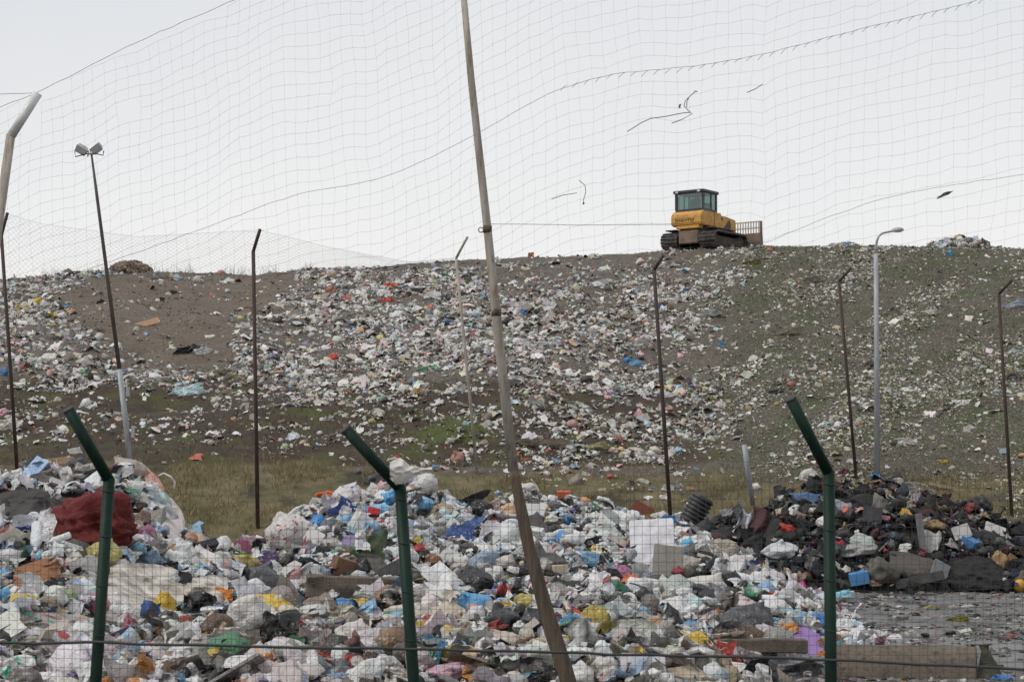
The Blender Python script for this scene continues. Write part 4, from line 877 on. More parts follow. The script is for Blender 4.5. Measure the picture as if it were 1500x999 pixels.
put('sheet', 'white_sheet', 'plastic sheet', 806, 506, 40, 16, 'd6d6d8', 'white sheet in the centre of the hillside', roll=-.25)
put('bag', 'blue_bag', 'bag', 919, 527, 14, 10, '3a84c0', 'bright blue bag in the right centre of the hillside')
put('sheet', 'pink_sheet', 'plastic sheet', 888, 573, 28, 11, 'd0a4b0', 'pink sheet low in the centre of the hillside')
put('sheet', 'tan_sheet', 'plastic sheet', 614, 574, 18, 12, 'c49a66', 'tan bag below the light green sheet')
put('bag', 'peach_bag', 'bag', 670, 672, 20, 22, 'b98a78', 'peach coloured bag at the foot of the hill, left of the pale bent post')
put('bag', 'red_bag', 'bag', 581, 670, 9, 6, 'c03028', 'tiny red bag at the foot of the hill above the middle heap')
put('sheet', 'long_white_film', 'plastic film', 800, 652, 88, 9, 'b5aa9c', 'long dirty white film at the foot of the hill crossing the leaning pole')
put('sheet', 'cream_sheet', 'plastic sheet', 866, 655, 40, 10, 'b9b48c', 'pale yellow sheet at the foot of the hill right of the long white film', roll=-.25)
put('sheet', 'white_strip', 'plastic film', 1028, 464, 52, 12, 'c6c6c2', 'long white strip on the right hillside under the bulldozer', roll=-.35)
put('sheet', 'white_strip', 'plastic film', 1180, 414, 52, 7, 'b4b2aa', 'long whitish film on the upper right hillside', roll=-.2)
put('sheet', 'cream_strip', 'plastic film', 1150, 489, 50, 8, 'b3a890', 'beige strip in the middle of the right hillside', roll=-.4)
put('bag', 'blue_bag', 'bag', 1058, 505, 15, 7, '4f88b8', 'blue bag on the right hillside below the beige strip')
put('bag', 'white_bag', 'bag', 1410, 592, 30, 12, 'd4d2cc', 'white bag low on the right hillside left of the tyre')
put('lump', 'grey_bag', 'bag', 1414, 520, 15, 11, 'b3a89c', 'pale grey bag on the right hillside above the tyre')
put('bag', 'black_bag', 'bag', 1273, 534, 16, 12, '3c3b3f', 'dark bag left of the street lamp on the right hillside')
put('bag', 'black_bag', 'bag', 1140, 577, 32, 12, '4c4a48', 'dark roll on the right hillside above the right green post', roll=-.2)
put('ring', 'tyre', 'tyre', 1483, 556, 26, 20, '2c2c2c', 'old black tyre lying on the right hillside')
put('sheet', 'blue_white_sheet', 'plastic sheet', 1478, 449, 50, 14, 'aeb4be', 'bluish white sheet at the right picture edge on the hillside', roll=-.3)
put('bag', 'blue_bag', 'bag', 1390, 372, 14, 8, '4f9ac0', 'blue bag just under the right crest')
put('bag', 'orange_bag', 'bag', 1127, 367, 9, 7, 'd4704a', 'orange bag at the crest in front of the bulldozer blade')
put('sheet', 'yellow_sheet', 'plastic sheet', 1100, 385, 32, 8, '8f7a42', 'mustard brown sheet just below the bulldozer', roll=-.3)
put('sheet', 'white_bag', 'bag', 1330, 648, 34, 14, 'cfccc8', 'white bag at the foot of the right hillside, right of the street lamp')
put('bag', 'yellow_bag', 'bag', 1382, 677, 18, 6, 'b5a03c', 'yellow bag at the foot of the right hillside')

# --- further single bags and sheets on the heaps: build the biggest remaining ones one by one
COLN = {'white': ['e2dfdb', 'd8d5d1', 'e6e3e1'], 'dirty white': ['c8c2ba', 'c0b9b1'], 'grey': ['8f8982', '7d7771', '9b958e'], 'black': ['242427', '2f2e30'], 'charcoal': ['48464a', '403e40'], 'brown': ['6d5340', '7f6650'],
        'pale blue': ['9cc0d4', '86b2d0'], 'blue': ['3d78b0', '4b8cc4'], 'red': ['b03a36', 'a83038'], 'pink': ['cf98a0', 'c98294'], 'yellow': ['c3ad58', 'b9a446'], 'orange': ['c9793f'], 'green': ['4d7c5a', '5e8a5f'], 'beige': ['c4b6a2', 'b7a894'], 'navy': ['2a3347'], 'maroon': ['4d2629']}
W_ = {'mid': dict(zip(COLN, (34, 18, 9, 9, 5, 4, 6, 1.6, 1.5, 2, 1.2, 1, 1.2, 8, 0, 0))), 'black': dict(zip(COLN, (4, 3, 6, 40, 22, 6, 0, 1, 2, 1, 1, 0, 0, 4, 8, 6)))}
landmarks = [(o['label'], *proj(np.array(o.location))) for o in col.objects if o.get('category') and o.type == 'MESH' and not o.name.startswith(('waste', 'textile', 'hill'))]
short = {}
def short_of(l):
    for s in (' lying', ' on the', ' in the', ' at the', ' just', ' below', ' beside', ' left of', ' right of', ' above', ' under', ' near', ' leaning', ' standing', ' with', ' draped', ' hanging', ' behind', ' right', ' next', ' low', ' between', ' sitting', ' poking', ' wedged', ' across', ' spilling', ' sliding', ' by the', ' flat', ' to the', ' high', ' far', ' strewn'):
        i = l.find(s)
        if i > 0: l = l[:i]
    return l
cnt = {}
shorts = [short_of(l) for l, _, _ in landmarks]
for s in shorts: cnt[s] = cnt.get(s, 0) + 1
lm = [(s, a, b) for s, (l, a, b) in zip(shorts, landmarks) if cnt[s] == 1 and len(s.split()) <= 7]; usedl = set()
made = 0; tries = 0; cand_x = rng.uniform(0, 1500, 4000); cand_y = rng.uniform(690, 1000, 4000); cand_d = hit(cand_x, cand_y, 24, 69)
for x, y, d in zip(cand_x, cand_y, cand_d):
    if made >= 240 or not np.isfinite(d): 
        if made >= 240: break
        continue
    P = at(x, y, d); hh = heaps(P[0], P[1]); zi = int(hh.argmax())
    if hh.max() < .15: continue
    base = (random.uniform(.26, .62) if zi != 3 else random.uniform(.4, .85)) * FPX / d
    if any((x-a)**2 + (y-b)**2 < (base*.42 + r*.75)**2 for a, b, r in occupied): continue
    ww = W_['black' if zi == 2 else 'mid']; cn = random.choices(list(ww), list(ww.values()))[0]; hx_ = random.choice(COLN[cn])
    if zi == 2: kind, nm, cat, word = random.choice([('cloth', 'crumpled_cloth', 'cloth', 'cloth'), ('cloth', 'crumpled_cloth', 'cloth', 'cloth'), ('bag', 'plastic_bag', 'bag', 'bag'), ('bag', 'plastic_bag', 'bag', 'bag'), ('bag', 'plastic_bag', 'bag', 'bag'), ('board', 'plastic_board', 'panel', 'panel'), ('box', 'plastic_case', 'case', 'case')])
    else: kind, nm, cat, word = random.choice([('bag', 'plastic_bag', 'bag', 'bag')] * 5 + [('sheet', 'plastic_sheet', 'plastic sheet', 'sheet')] * 3 + [('board', 'foam_board', 'board', 'board')] + ([('box', 'cardboard_box', 'box', 'box')] if cn in ('brown', 'beige') else []))
    wpx = base * random.uniform(.9, 1.25); hpx = base * random.uniform(.5, .85)
    if kind == 'board': hpx *= random.choice((.25, .5, 1))
    if kind in ('sheet', 'cloth') and zi != 2: wpx *= .72; hpx *= .72
    s, a, b = min(lm, key=lambda q: (q[1]-x)**2 + ((q[2]-y)*1.2)**2)
    rel = ('left of' if x < a else 'right of') if abs(x-a) > abs(y-b) else ('above' if y < b else 'below')
    sz = 'large ' if base > 36 else ('small ' if base < 22 else '')
    lab = f"{sz}{cn} {'plastic ' if word in ('bag', 'sheet') else ''}{word} {rel} the {s}"
    if lab in usedl: continue
    usedl.add(lab)
    put(kind, nm, cat, x, y, wpx, hpx, hx_, lab, roll=random.uniform(-.5, .5), group=f"loose {word}s on the {('left', 'middle', 'black', 'front')[zi]} heap", mat='bag_print' if (cn == 'white' and kind in ('bag', 'sheet') and random.random() < .35) else None)
    made += 1

# ------------------------------------------------------------------ loose litter of each heap (stuff)
n = 105000
x = rng.uniform(-19.5, 16.5, n); y = rng.uniform(26.5, 68.5, n); H = heaps(x, y); zi = H.argmax(0); hm = H.max(0)
z = S(x, y); P = np.stack([x, y, z], -1); qx, qy = proj(P)
nrm = normal(S, x, y, .2)
vis = (nrm * (CAM - P)).sum(1) > -.3 * np.linalg.norm(CAM - P, axis=1)
clear = np.zeros(n, bool)
for (a, b, w2, h2, d2) in clearz:
    clear |= (((qx - a) / (w2 * .50)) ** 2 + ((qy - b) / (h2 * .52)) ** 2 < 1) & (np.abs(y - d2) < 3.5)
seen = ~clear & (hm > .05) & (qx > -200) & (qx < 1680) & (qy < 1040) & vis
for k in range(4):
    bt = Batch(); pal = 'black' if k == 2 else ('fore' if k == 3 else 'mid')
    near = {0: .78, 1: .62, 2: 1.0, 3: .9}[k]
    s = np.where(seen & (zi == k) & (rng.random(n) < near))[0]
    big = rng.random(len(s)) < .17
    sb = s[big]; ss = s[~big]
    szb = np.clip(np.exp(rng.normal(math.log(.19 if k == 3 else .155), .46, len(sb))), .07, .36); szs = np.clip(np.exp(rng.normal(math.log(.08), .5, len(ss))), .025, .28)
    if k == 2:
        scatter(bt, [(CL8, 3, (1.2, 1.0, 1.3), True), (BAG2, 4.2, (1.1, .85, .6), True), ([CUBE], 1.0, (1.5, .5, .08), False), (SH7, 2, (1.1, .8, .8), True), (STR, 1, (2.6, .7, .7), True)], P[sb], nrm[sb], szb, pal, .5, .3)
        scatter(bt, [(SH4, 3, (1.2, 1, 1.2), True), ([CUBE], 1.0, (1.6, .35, .1), False), (STR, 2.0, (2.6, .6, .6), True), (BAGS, 2.6, (1, .8, .7), True)], P[ss], nrm[ss], szs, pal, .7, .7)
    else:
        scatter(bt, [(BAG2, 4.2, (1, .85, .66), True), (SH7, 4.4, (1.2, .95, .95), True), (CL8, 1.2, (1.2, 1, .8), True), ([CUBE], .45, (1.2, .7, .08), False)], P[sb], nrm[sb], szb, pal, .45, .35)
        scatter(bt, [(SH4, 8, (1.1, .9, 1), True), (BAG1, 1.6, (.9, .8, .7), True), (STR, 1.7, (2.4, .8, .8), True), ([BOTTLE], 1.0, (1.3, 1.3, 1.3), True), ([CUBE], .9, (1.1, .6, .3), False), (BAGS, .9, (.9, .8, .7), True)], P[ss], nrm[ss], szs, pal, .6, .7)
    o = bt.build('loose_litter', M['black_film' if k == 2 else 'film'], heap_objs[k]); o['kind'] = 'stuff'
# thin scatter on the asphalt
bt = Batch(); n = 9000; x = rng.uniform(3, 17, n); y = rng.uniform(28, 60, n); ok = (heaps(x, y).max(0) < .05) & (rng.random(n) < np.clip(.45 + .7 * vn2(x * .5, y * .5, 97), .03, 1)); x = x[ok]; y = y[ok]
P = np.stack([x, y, T(x, y)], -1); nr = np.tile([0, 0, 1.], (len(x), 1)); sz = np.clip(np.exp(rng.normal(math.log(.042), .5, len(x))), .015, .15)
scatter(bt, [(SH4, 4, (1.2, 1, .45), True), ([CUBE], 2, (1, .6, .35), False), (BAG1, 1.2, (.9, .8, .5), True), (STR, .8, (2, .8, .5), True)], P, nr, sz, 'yard', .15, .4)
dk = rng.random(len(x)) < .5
scatter(bt, [(SH4, 4, (1.3, 1, .5), True), (BAG1, 1, (1, .9, .5), True)], P[dk] + rng.normal(0, .4, (dk.sum(), 3)) * [1, 1, 0], nr[dk], sz[dk], 'black', .15, .4)
o = bt.build('yard_litter', M['film']); tag(o, 'crumbs and scraps of litter scattered over the wet asphalt yard', 'litter', kind='stuff')

# ------------------------------------------------------------------ concrete pieces, pipes and cables among the waste
def barrier(px0, px1, ptop, D, h, name, label):
    a = at(px0, ptop, D); b = at(px1, ptop, D); ln = (b[0] - a[0]) * 1.05; root = empty(name, ((a[0]+b[0])/2, D, a[2] - h))
    m = MB().prism([(-.42 * math.cos(q), h * .985 * math.sin(q)) for q in np.linspace(0, math.pi, 13)], -ln/2, ln/2 - .28)
    bmesh.ops.subdivide_edges(m.bm, edges=m.bm.edges[:], cuts=3, use_grid_fill=True)
    for v in m.bm.verts: q = np.array(v.co[:]) * 3 + 4.4; v.co.z += .012 * float(vn3(q[None], 5)[0]); v.co.y += .012 * float(vn3(q[None], 6)[0])
    m.build('barrier_body', M['concrete'], root)
    e = MB().prism([(-.34, -.02), (.34, -.02), (.31, h*.25), (.17, h*.55), (.11, h*1.02), (-.11, h*1.02), (-.17, h*.55), (-.31, h*.25)], ln/2 - .30, ln/2 + .02)
    bmesh.ops.subdivide_edges(e.bm, edges=e.bm.edges[:], cuts=2, use_grid_fill=True)
    for v in e.bm.verts:                       # broken end, worn back towards the top
        f = v.co.z / h; v.co.x = v.co.x + (.16 - .30 * f if v.co.x > ln/2 - .1 else .12 * f) + .03 * float(vn3(np.array([[v.co.y*9, v.co.z*9, 1.]]), 7)[0]); v.co.y *= 1 - .25 * f * (v.co.x > ln/2 - .2)
    e.build('barrier_end', M['moss'], root)
    t = [(ln/2 - .62, -.13, h*.9), (ln/2 - .70, -.2, h*.75), (ln/2 - .71, -.22, h*.5), (ln/2 - .64, -.25, h*.36)]
    MB().tube(t, .016, 6).build('lifting_loop', M['rust'], root)
    tag(root, label, 'barrier'); root.rotation_euler = (0, 0, R(-14)); return root
barrier(1228, 1448, 944, 33.2, .62, 'concrete_barrier', 'low mossy concrete barrier on the asphalt in the lower right corner')
def beam(px0, px1, ptop, pbot, D, name, label, depth=.45, roll=0, mat='concrete', tilt=0):
    a = at(px0, ptop, D); b = at(px1, pbot, D); w_ = b[0]-a[0]; h_ = a[2]-b[2]
    m = MB().box((0, 0, 0), (w_, depth, h_), bev=.02); bmesh.ops.subdivide_edges(m.bm, edges=[e for e in m.bm.edges if e.calc_length() > .3], cuts=6, use_grid_fill=True)
    for v in m.bm.verts: q = np.array(v.co[:]) * 4 + px0; v.co.z += .04 * float(vn3(q[None], 5)[0]); v.co.y += .05 * float(vn3(q[None], 6)[0])
    o = m.build(name, M[mat], None, (a + b) / 2 + np.array([0, depth/2, 0]), (0, roll, tilt)); tag(o, label, 'concrete slab'); occupied.append(((px0+px1)/2, (ptop+pbot)/2, 40)); return o
beam(447, 596, 845, 880, float(hit([520], [866])[0]) - .75, 'concrete_slab', 'grey-brown concrete slab lying across the middle heap, left of the middle green post', .5, .05, tilt=.16)
beam(982, 1184, 936, 956, 34.6, 'concrete_beam', 'long pale mossy concrete beam in front of the torn charcoal bag', .4, .01)
beam(1200, 1500, 975, 1010, 31.3, 'wooden_sleeper', 'dark timber lying below the concrete barrier at the bottom edge', .3, .005, 'moss') if False else None
# corrugated pipe
d = 66.5; a = at(1006, 772, d); b = at(1031, 728, d); ax = b - a; L_ = np.linalg.norm(ax); prof = []; k = 34
pts = [a + ax * t for t in np.linspace(0, 1, k)]; rr = [.37 + .025 * (1 if (i // 2) % 2 else -1) for i in range(k)]
pipe = empty('corrugated_pipe', a); pm = MB().tube([p - a for p in pts], rr, 20, cap=False); 
pm.build('pipe_wall', M['pipe'], pipe); pe = MB().tube([pts[-1] - a - ax / L_ * .25, pts[-1] - a - ax / L_ * .2], .33, 20); pe.build('inner_wall', M['pipe'], pipe)
tag(pipe, 'black corrugated drain pipe standing tilted behind the heaps, under a blue bag', 'pipe')
def tube_thing(name, label, cat, pix, D, r, mat, sides=8):
    P = [at(p, q, D if not hasattr(D, '__len__') else D[i]) for i, (p, q) in enumerate(pix)]; c = P[-1]
    o = MB().tube([p - c for p in P], r, sides).build(name, M[mat], None, c); return tag(o, label, cat)
tube_thing('short_pipe', 'short pale grey pipe standing between the corrugated pipe and black heap', 'pipe', [(1090, 651), (1093, 672), (1103, 740)], 67.5, .085, 'galv')
tube_thing('white_tube', 'curved white plastic tube sticking out of the left heap', 'tube', [(232, 697), (240, 693), (250, 698), (256, 706), (255, 716)], 43.5, .02, 'lens', 6)
cb = []
for k in range(22):
    t = np.linspace(0, 1, 14); x0 = random.uniform(1312, 1335); y0 = random.uniform(712, 728); a0 = random.uniform(0, 6.28); rr_ = random.uniform(6, 26)
    qx = x0 + rr_ * np.cos(a0 + t * random.uniform(2, 6)) * random.uniform(.5, 1.3) + t * random.uniform(-10, 30); qy = y0 + rr_ * .5 * np.sin(a0 + t * random.uniform(2, 6)) + t * random.uniform(0, 40)
    dd = hit(qx, np.clip(qy, 706, 800)); dd = np.where(np.isfinite(dd), dd, 63.5); dd = np.clip(np.convolve(np.pad(dd, 2, mode='edge'), np.ones(5)/5, 'valid'), 60, 65) - .18
    cb.append(at(qx, qy, dd))
Vc, Fc = strands(cb, .014, 4); o = link('cable_tangle', tri_mesh('cable_tangle', Vc - Vc.mean(0), Fc), M['lamp_grey']); o.location = V3(Vc.mean(0)); tag(o, 'tangle of grey cables near the crest of the black heap', 'cables')

# ------------------------------------------------------------------ crest: brown clod mound and litter mound
def mound(px, py, D, w_, h_, pal, name, label, mat, nn, smin, smax, core, kinds):
    c = at(px, py, D); c[2] = T(c[0], c[1]) - .1; V, F = ICO[3]; k = V[:, 2] > -.2
    Vc = V * np.array([w_/2, w_/2.4, h_]); Vc = Vc * (1 + .15 * vn3(V * 2 + px, 8))[:, None]
    o = link(name, tri_mesh(name, Vc, F, None, True), M[core]); o.location = V3(c); tag(o, label, 'mound')
    u = rng.normal(0, 1, (nn, 3)); u[:, 2] = np.abs(u[:, 2]); u /= np.linalg.norm(u, axis=1)[:, None]
    P = u * np.array([w_/2, w_/2.4, h_]); b = Batch(); scatter(b, kinds, P, u, rng.uniform(smin, smax, nn), pal, .6, .3)
    ch = b.build('clods' if core == 'mesh_metal' else 'loose_litter', M[mat], o); ch['kind'] = 'stuff'
PAL['clod'] = [('8a7260', 4), ('6f5a4a', 4), ('9c8672', 3), ('5b493c', 2)]; PALA['clod'] = (np.array([lin(h) for h, _ in PAL['clod']]), np.array([x for _, x in PAL['clod']], float))
mound(191, 392, 117.5, 2.5, .72, 'clod', 'clod_mound', 'mound of brown clods on the left crest of the landfill', 'far_film', 420, .06, .15, 'mesh_metal', [(BAG1, 3, (1, .8, .8), False), (STR, 1, (1.6, .8, .8), True)])
mound(1405, 360, 117.2, 3.4, .5, 'hill', 'litter_mound', 'mound of pale litter on the right crest of the landfill', 'far_film', 480, .07, .22, 'core', [(SH4, 3, (1, .8, .9), True), (BAG1, 1, (1, .8, .7), True)])
mound(1235, 361, 117.2, 1.8, .22, 'hill', 'litter_mound', 'small flat mound of white litter on the crest left of the street lamp', 'far_film', 140, .06, .18, 'core', [(SH4, 3, (1, .8, .9), True)])

# ------------------------------------------------------------------ tall bent net posts along the foot of the hill
POSTS = [((27, 700), (2, 345), (11, 312), .075, 'rust', 'rusty bent-topped net post at the left picture edge'),
         ((378, 772), (371, 368), (381, 336), .075, 'rust', 'rusty brown bent-topped net post right of the floodlight mast'),
         ((701, 700), (668, 378), (685, 347), .06, 'pale_pole', 'thin pale bent-topped post left of the leaning pole'),
         ((984, 775), (958, 395), (972, 374), .075, 'rust', 'dark brown bent-topped net post below the bulldozer'),
         ((1255, 700), (1229, 412), (1247, 393), .065, 'rust', 'dark brown bent-topped net post left of the street lamp'),
         ((1483, 760), (1463, 430), (1483, 410), .065, 'rust', 'dark brown bent-topped net post at the right picture edge')]
tips = []
for base, bend, tip, r, mt, lab in POSTS:
    D = 74.0
    for _ in range(12):                        # stand it on the bank
        p = at(base[0], base[1], D); D = 74.0 if p[2] < 0 else D; D += .5 if p[2] > T(p[0], p[1]) else -.25
    D = float(np.clip(D, 71, 80)); b = at(*base, D); b[2] = min(b[2], float(T(b[0], b[1]))) - .3; k = at(*bend, D); t = at(*tip, D - .3); tips.append(t)
    root = empty('net_post', b); MB().tube([np.zeros(3), (k - b) * .5, k - b], [r, r * .95, r * .9], 10).build('pole', M[mt], root)
    MB().tube([k - b + [0, 0, -.02], (k + t) / 2 - b, t - b], r * .82, 8).build('bent_arm', M[mt], root); tag(root, lab, 'post', 'bent-topped net posts at the foot of the hill')
# fine net hung between those posts on the left
def fine_net(name, label, topline, botline, D, cell, r, seed):
    xs = np.arange(topline[0][0], topline[-1][0], cell); ty = np.interp(xs, *zip(*topline)); by = np.interp(xs, *zip(*botline)); nr = 15
    lines = []
    G = np.zeros((len(xs), nr, 3))
    for j in range(nr):
        s = j / (nr - 1); jx = 2.0 * vn2(xs * .05, xs * 0 + j * .35, seed); jy = 2.6 * vn2(xs * .045, xs * 0 + j * .3, seed + 1) * min(1, s * 4)
        G[:, j] = at(xs + jx, ty + (by - ty) * s + jy, D + .2 * vn2(xs * .02, xs * 0 + j * .2, seed + 2))
    m = len(xs)
    for k in range(-nr, m):                    # diamond mesh: both diagonals
        a = [(k + j, j) for j in range(nr) if 0 <= k + j < m]; b = [(k + nr - 1 - j, j) for j in range(nr) if 0 <= k + nr - 1 - j < m]
        for q in (a, b):
            if len(q) > 1: lines.append(np.array([G[i, j] for i, j in q]))
    V, F = strands(lines, r); root = empty(name, V.mean(0)); c = V.mean(0)
    o = link('mesh_cords', tri_mesh('mesh_cords', V - c, F), M['cord'], root); o['kind'] = 'stuff'
    V, F = strands([G[:, 0]], r * 1.3, 4); link('head_rope', tri_mesh('head_rope', V - c, F), M['rope'], root); tag(root, label, 'net')
fine_net('litter_net', 'fine sagging litter net hung between the left bent posts above the crest', [(-30, 318), (10, 313), (60, 328), (200, 347), (380, 337), (480, 362), (600, 384), (668, 378)],
         [(-30, 440), (60, 425), (200, 410), (380, 410), (480, 405), (600, 402), (668, 398)], 73.0, 8.0, .0023, 301)

# ------------------------------------------------------------------ lamps
def floodlight_mast():
    D = 79.0; b = at(193, 676, D); b[2] = float(T(b[0], b[1])) - .2; j = at(175, 541, D); t = at(134, 226, D); root = empty('floodlight_mast', b)
    MB().tube([np.zeros(3), j - b], [.115, .105], 12).build('lower_mast', M['galv'], root)
    MB().tube([j - b, (j + (t - j) * .8) - b, t - b], [.085, .062, .04], 10).build('upper_mast', M['dark_steel'], root)
    u = (t - j) / np.linalg.norm(t - j)
    for f in ((.38, .10), (.78, .12)):
        p = b + (j - b) * f[0] - b; MB().box(p + np.array([.24, -.05, 0]), (.14, .10, .36), bev=.01).build('control_box', M['galv'], root)
    MB().tube([t - b + [-.16, 0, -.01], t - b + [.16, 0, .05]], .035, 8).build('cross_arm', M['galv'], root)
    for s, cxp, cyp, rz, ry in ((-1, 119.5, 219.5, .30, .50), (1, 142, 217.5, -.55, -.45)):
        c = at(cxp, cyp, D) - b; h = empty('floodlight', (0, 0, 0)); h.parent = root; h.location = V3(c); h.rotation_euler = (R(48), ry, rz)
        bd = MB().prism([(-.21, -.15), (.21, -.15), (.25, .17), (-.25, .17)], -.10, .16, 1)
        for v in bd.bm.verts:
            if v.co.y > 0: v.co.x *= .7; v.co.z *= .7
        bd.build('lamp_housing', M['lamp_grey'], h)
        MB().prism([(-.18, -.12), (.18, -.12), (.22, .14), (-.22, .14)], -.112, -.101, 1).build('lens', M['lens'], h)
        q = np.array([t + [s * .14, 0, .02], at(cxp - s * 0 - 9, 229 + (1 if s < 0 else -1), D), at(cxp - 10, 222, D)]) - b
        q2 = np.array([t + [s * .14, 0, .02], at(cxp + 9, 229 - (1 if s > 0 else -1), D), at(cxp + 10, 221, D)]) - b
        MB().tube(q, .022, 6).tube(q2, .022, 6).build('bracket', M['dark_steel'], root)
    tag(root, 'leaning floodlight mast with twin lamps and grey lower half', 'floodlight')
floodlight_mast()
def street_lamp():
    D = 79.5; b = at(1285, 692, D); b[2] = float(T(b[0], b[1])) - .2; P = [b] + [at(p, q, D) for p, q in ((1284, 520), (1283, 372))]; root = empty('street_lamp', b)
    MB().tube([p - b for p in P], [.115, .10, .085], 12).build('pole', M['galv'], root)
    arc = [at(p, q, D) - b for p, q in ((1283, 374), (1283, 362), (1284.5, 353), (1287.5, 346), (1292, 342), (1298, 340.5), (1306, 339))]
    MB().tube(arc, [.06, .055, .05, .045, .042, .04, .04], 10).build('curved_arm', M['galv'], root)
    c = at(1314, 338, D) - b; V, F = ICO[3]; Vh = V.copy(); Vh[:, 2] = np.where(Vh[:, 2] < -.2, -.2 + (Vh[:, 2] + .2) * .15, Vh[:, 2]); Vh *= [.27, .15, .13]; Vh[:, 2] += .10 * Vh[:, 0]
    h = link('lamp_head', tri_mesh('lamp_head', Vh, F), M['lamp_grey'], root); h.location = V3(c)
    l = link('lens', tri_mesh('lens', V * [.16, .1, .035] + [.04, 0, -.035], F), M['lens'], h)
    tag(root, 'grey street lamp with curved arm in front of the right hillside', 'street lamp')
street_lamp()

# ------------------------------------------------------------------ bulldozer on the crest
def bulldozer():
    D = 119.5; c = at(1032, 360, D); c[2] = float(T(c[0], c[1])) + .16
    root = empty('bulldozer', c, R(-36)); root.scale = (1.05, 1.05, 1.06)
    def track(sx):
        tr = empty('track', (0, 0, 0)); tr.parent = root; xc = sx * 1.22; m = MB()
        r = .40; Lh = 1.42; per = []; n = 46; tot = 4 * Lh + 2 * math.pi * r
        for i in range(n):
            s = i / n * tot
            if s < 2*Lh: y, z, a = -Lh + s, 2*r, 0
            elif s < 2*Lh + math.pi*r: t = (s - 2*Lh) / r; y, z, a = Lh + r*math.sin(t), r + r*math.cos(t), -t
            elif s < 4*Lh + math.pi*r: y, z, a = Lh - (s - 2*Lh - math.pi*r), 0, math.pi
            else: t = (s - 4*Lh - math.pi*r) / r; y, z, a = -Lh - r*math.sin(t), r - r*math.cos(t), math.pi - t
            ny, nz_ = -math.sin(a), math.cos(a)
            m.box((xc, y, z + .06), (1.05, tot / n * .92, .045), (a, 0, 0)); m.box((xc, y + ny * .05, z + .06 + nz_ * .05), (1.05, .035, .075), (a, 0, 0))
        o = m.build('track_shoes', M['track'], tr); o['kind'] = 'stuff'
        f = MB().box((xc, 0, .46), (.62, 2.5, .42), bev=.05); f.build('track_frame', M['mud'], tr)
        for y, rr in ((-1.42, .36), (1.42, .36)):
            MB().tube([(xc - .3, y, .46), (xc + .3, y, .46)], rr, 18).build('sprocket' if y < 0 else 'idler_wheel', M['mud'], tr)
        for y in np.linspace(-.95, .95, 6): MB().tube([(xc - .34, y, .2), (xc + .34, y, .2)], .13, 12).build('roller', M['mud'], tr)
    track(-1); track(1)
    MB().prism([(-1.5, .35), (-1.5, 1.1), (1.6, 1.1), (1.6, .45)], -.68, .68).build('lower_hull', M['mud'], root)
    MB().box((0, -1.62, .62), (1.25, .3, .75), bev=.04).build('rear_plate', M['blade_steel'], root)
    t = MB().prism([(-1.80, 1.22), (-1.93, 1.32), (-1.93, 1.78), (-1.72, 2.03), (-.55, 2.03), (-.55, 1.22)], -1.02, .98); bmesh.ops.bevel(t.bm, geom=t.bm.edges[:], offset=.05, segments=2, affect='EDGES')
    tank = t.build('rear_tank', M['yellow'], root)
    cu = bpy.data.curves.new('lettering', 'FONT'); cu.body = 'SHANTUI'; cu.size = .27; cu.extrude = .006; cu.align_x = 'CENTER'; cu.align_y = 'CENTER'; cu.space_character = 1.15; cu.offset = .0
    tmp = bpy.data.objects.new('lettering_curve', cu); col.objects.link(tmp); bpy.context.view_layer.update(); lme = bpy.data.meshes.new_from_object(tmp.evaluated_get(bpy.context.evaluated_depsgraph_get())); bpy.data.objects.remove(tmp); lme.materials.clear(); tx = link('lettering', lme, M['lettering']); tx.rotation_euler = (R(90), 0, 0); tx.location = (-.12, -1.94, 1.52); tx.parent = tank
    MB().box((0, -1.6, 1.15), (1.45, .5, .2), bev=.03).build('tank_base', M['yellow'], root)
    MB().prism([(-.55, 1.12), (-.55, 2.02), (.12, 2.02), (.12, 1.12)], -1.0, 1.0).build('cab_base', M['yellow'], root)
    # fenders over the tracks beside the cab
    for s in (-1, 1): MB().box((s * 1.25, -.45, 1.06), (.65, 2.3, .06), bev=.01).build('fender', M['mud'], root)
    # cab: pillars, roof, panes, seat
    cab = empty('cab', (0, -.95, 2.04)); cab.parent = root
    W2, L0, L1, HC = .86, -.62, .78, 1.0
    rf = MB().prism([(-.98, -.80), (.98, -.80), (.98, .92), (.80, 1.02), (-.80, 1.02), (-.98, .92)], HC, HC + .16, 2); bmesh.ops.bevel(rf.bm, geom=rf.bm.edges[:], offset=.03, segments=1, affect='EDGES'); roof = rf.build('roof', M['black_paint'], cab)
    MB().box((0, .84, HC + .185), (1.3, .25, .05)).build('roof_litter', M['yellow'], roof)
    for x in (-.7, .7): MB().box((x, -.84, HC + .05), (.16, .08, .1), bev=.01).build('work_lamp', M['lens'], roof)
    MB().box((0, .08, .06), (1.8, 1.5, .12)).build('sill', M['black_paint'], cab)
    for x, y, dx in ((-W2, L0, .12), (W2, L0, .12), (-W2, L1, .1), (W2, L1, .1), (-W2, .22, .07), (W2, .22, .07)):
        MB().box((x, y, .56), (dx, dx, .9)).build('pillar', M['black_paint'], cab)
    MB().box((0, L0 + .002, .56), (1.60, .02, .88)).build('rear_window', M['glass'], cab); MB().box((0, L1, .56), (1.60, .02, .88)).build('front_window', M['glass'], cab)
    for s in (-1, 1):
        MB().box((s * W2, -.2, .56), (.02, .72, .88)).build('side_window', M['glass'], cab); MB().box((s * W2, .5, .56), (.02, .46, .88)).build('side_window', M['glass'], cab)
    MB().box((-.02, .05, .42), (.62, .16, .75), (-.12, 0, 0), .06).box((-.02, .3, .16), (.62, .5, .14), None, .04).box((.08, .0, .86), (.34, .12, .16), None, .04).build('driver_seat', M['seat'], cab)
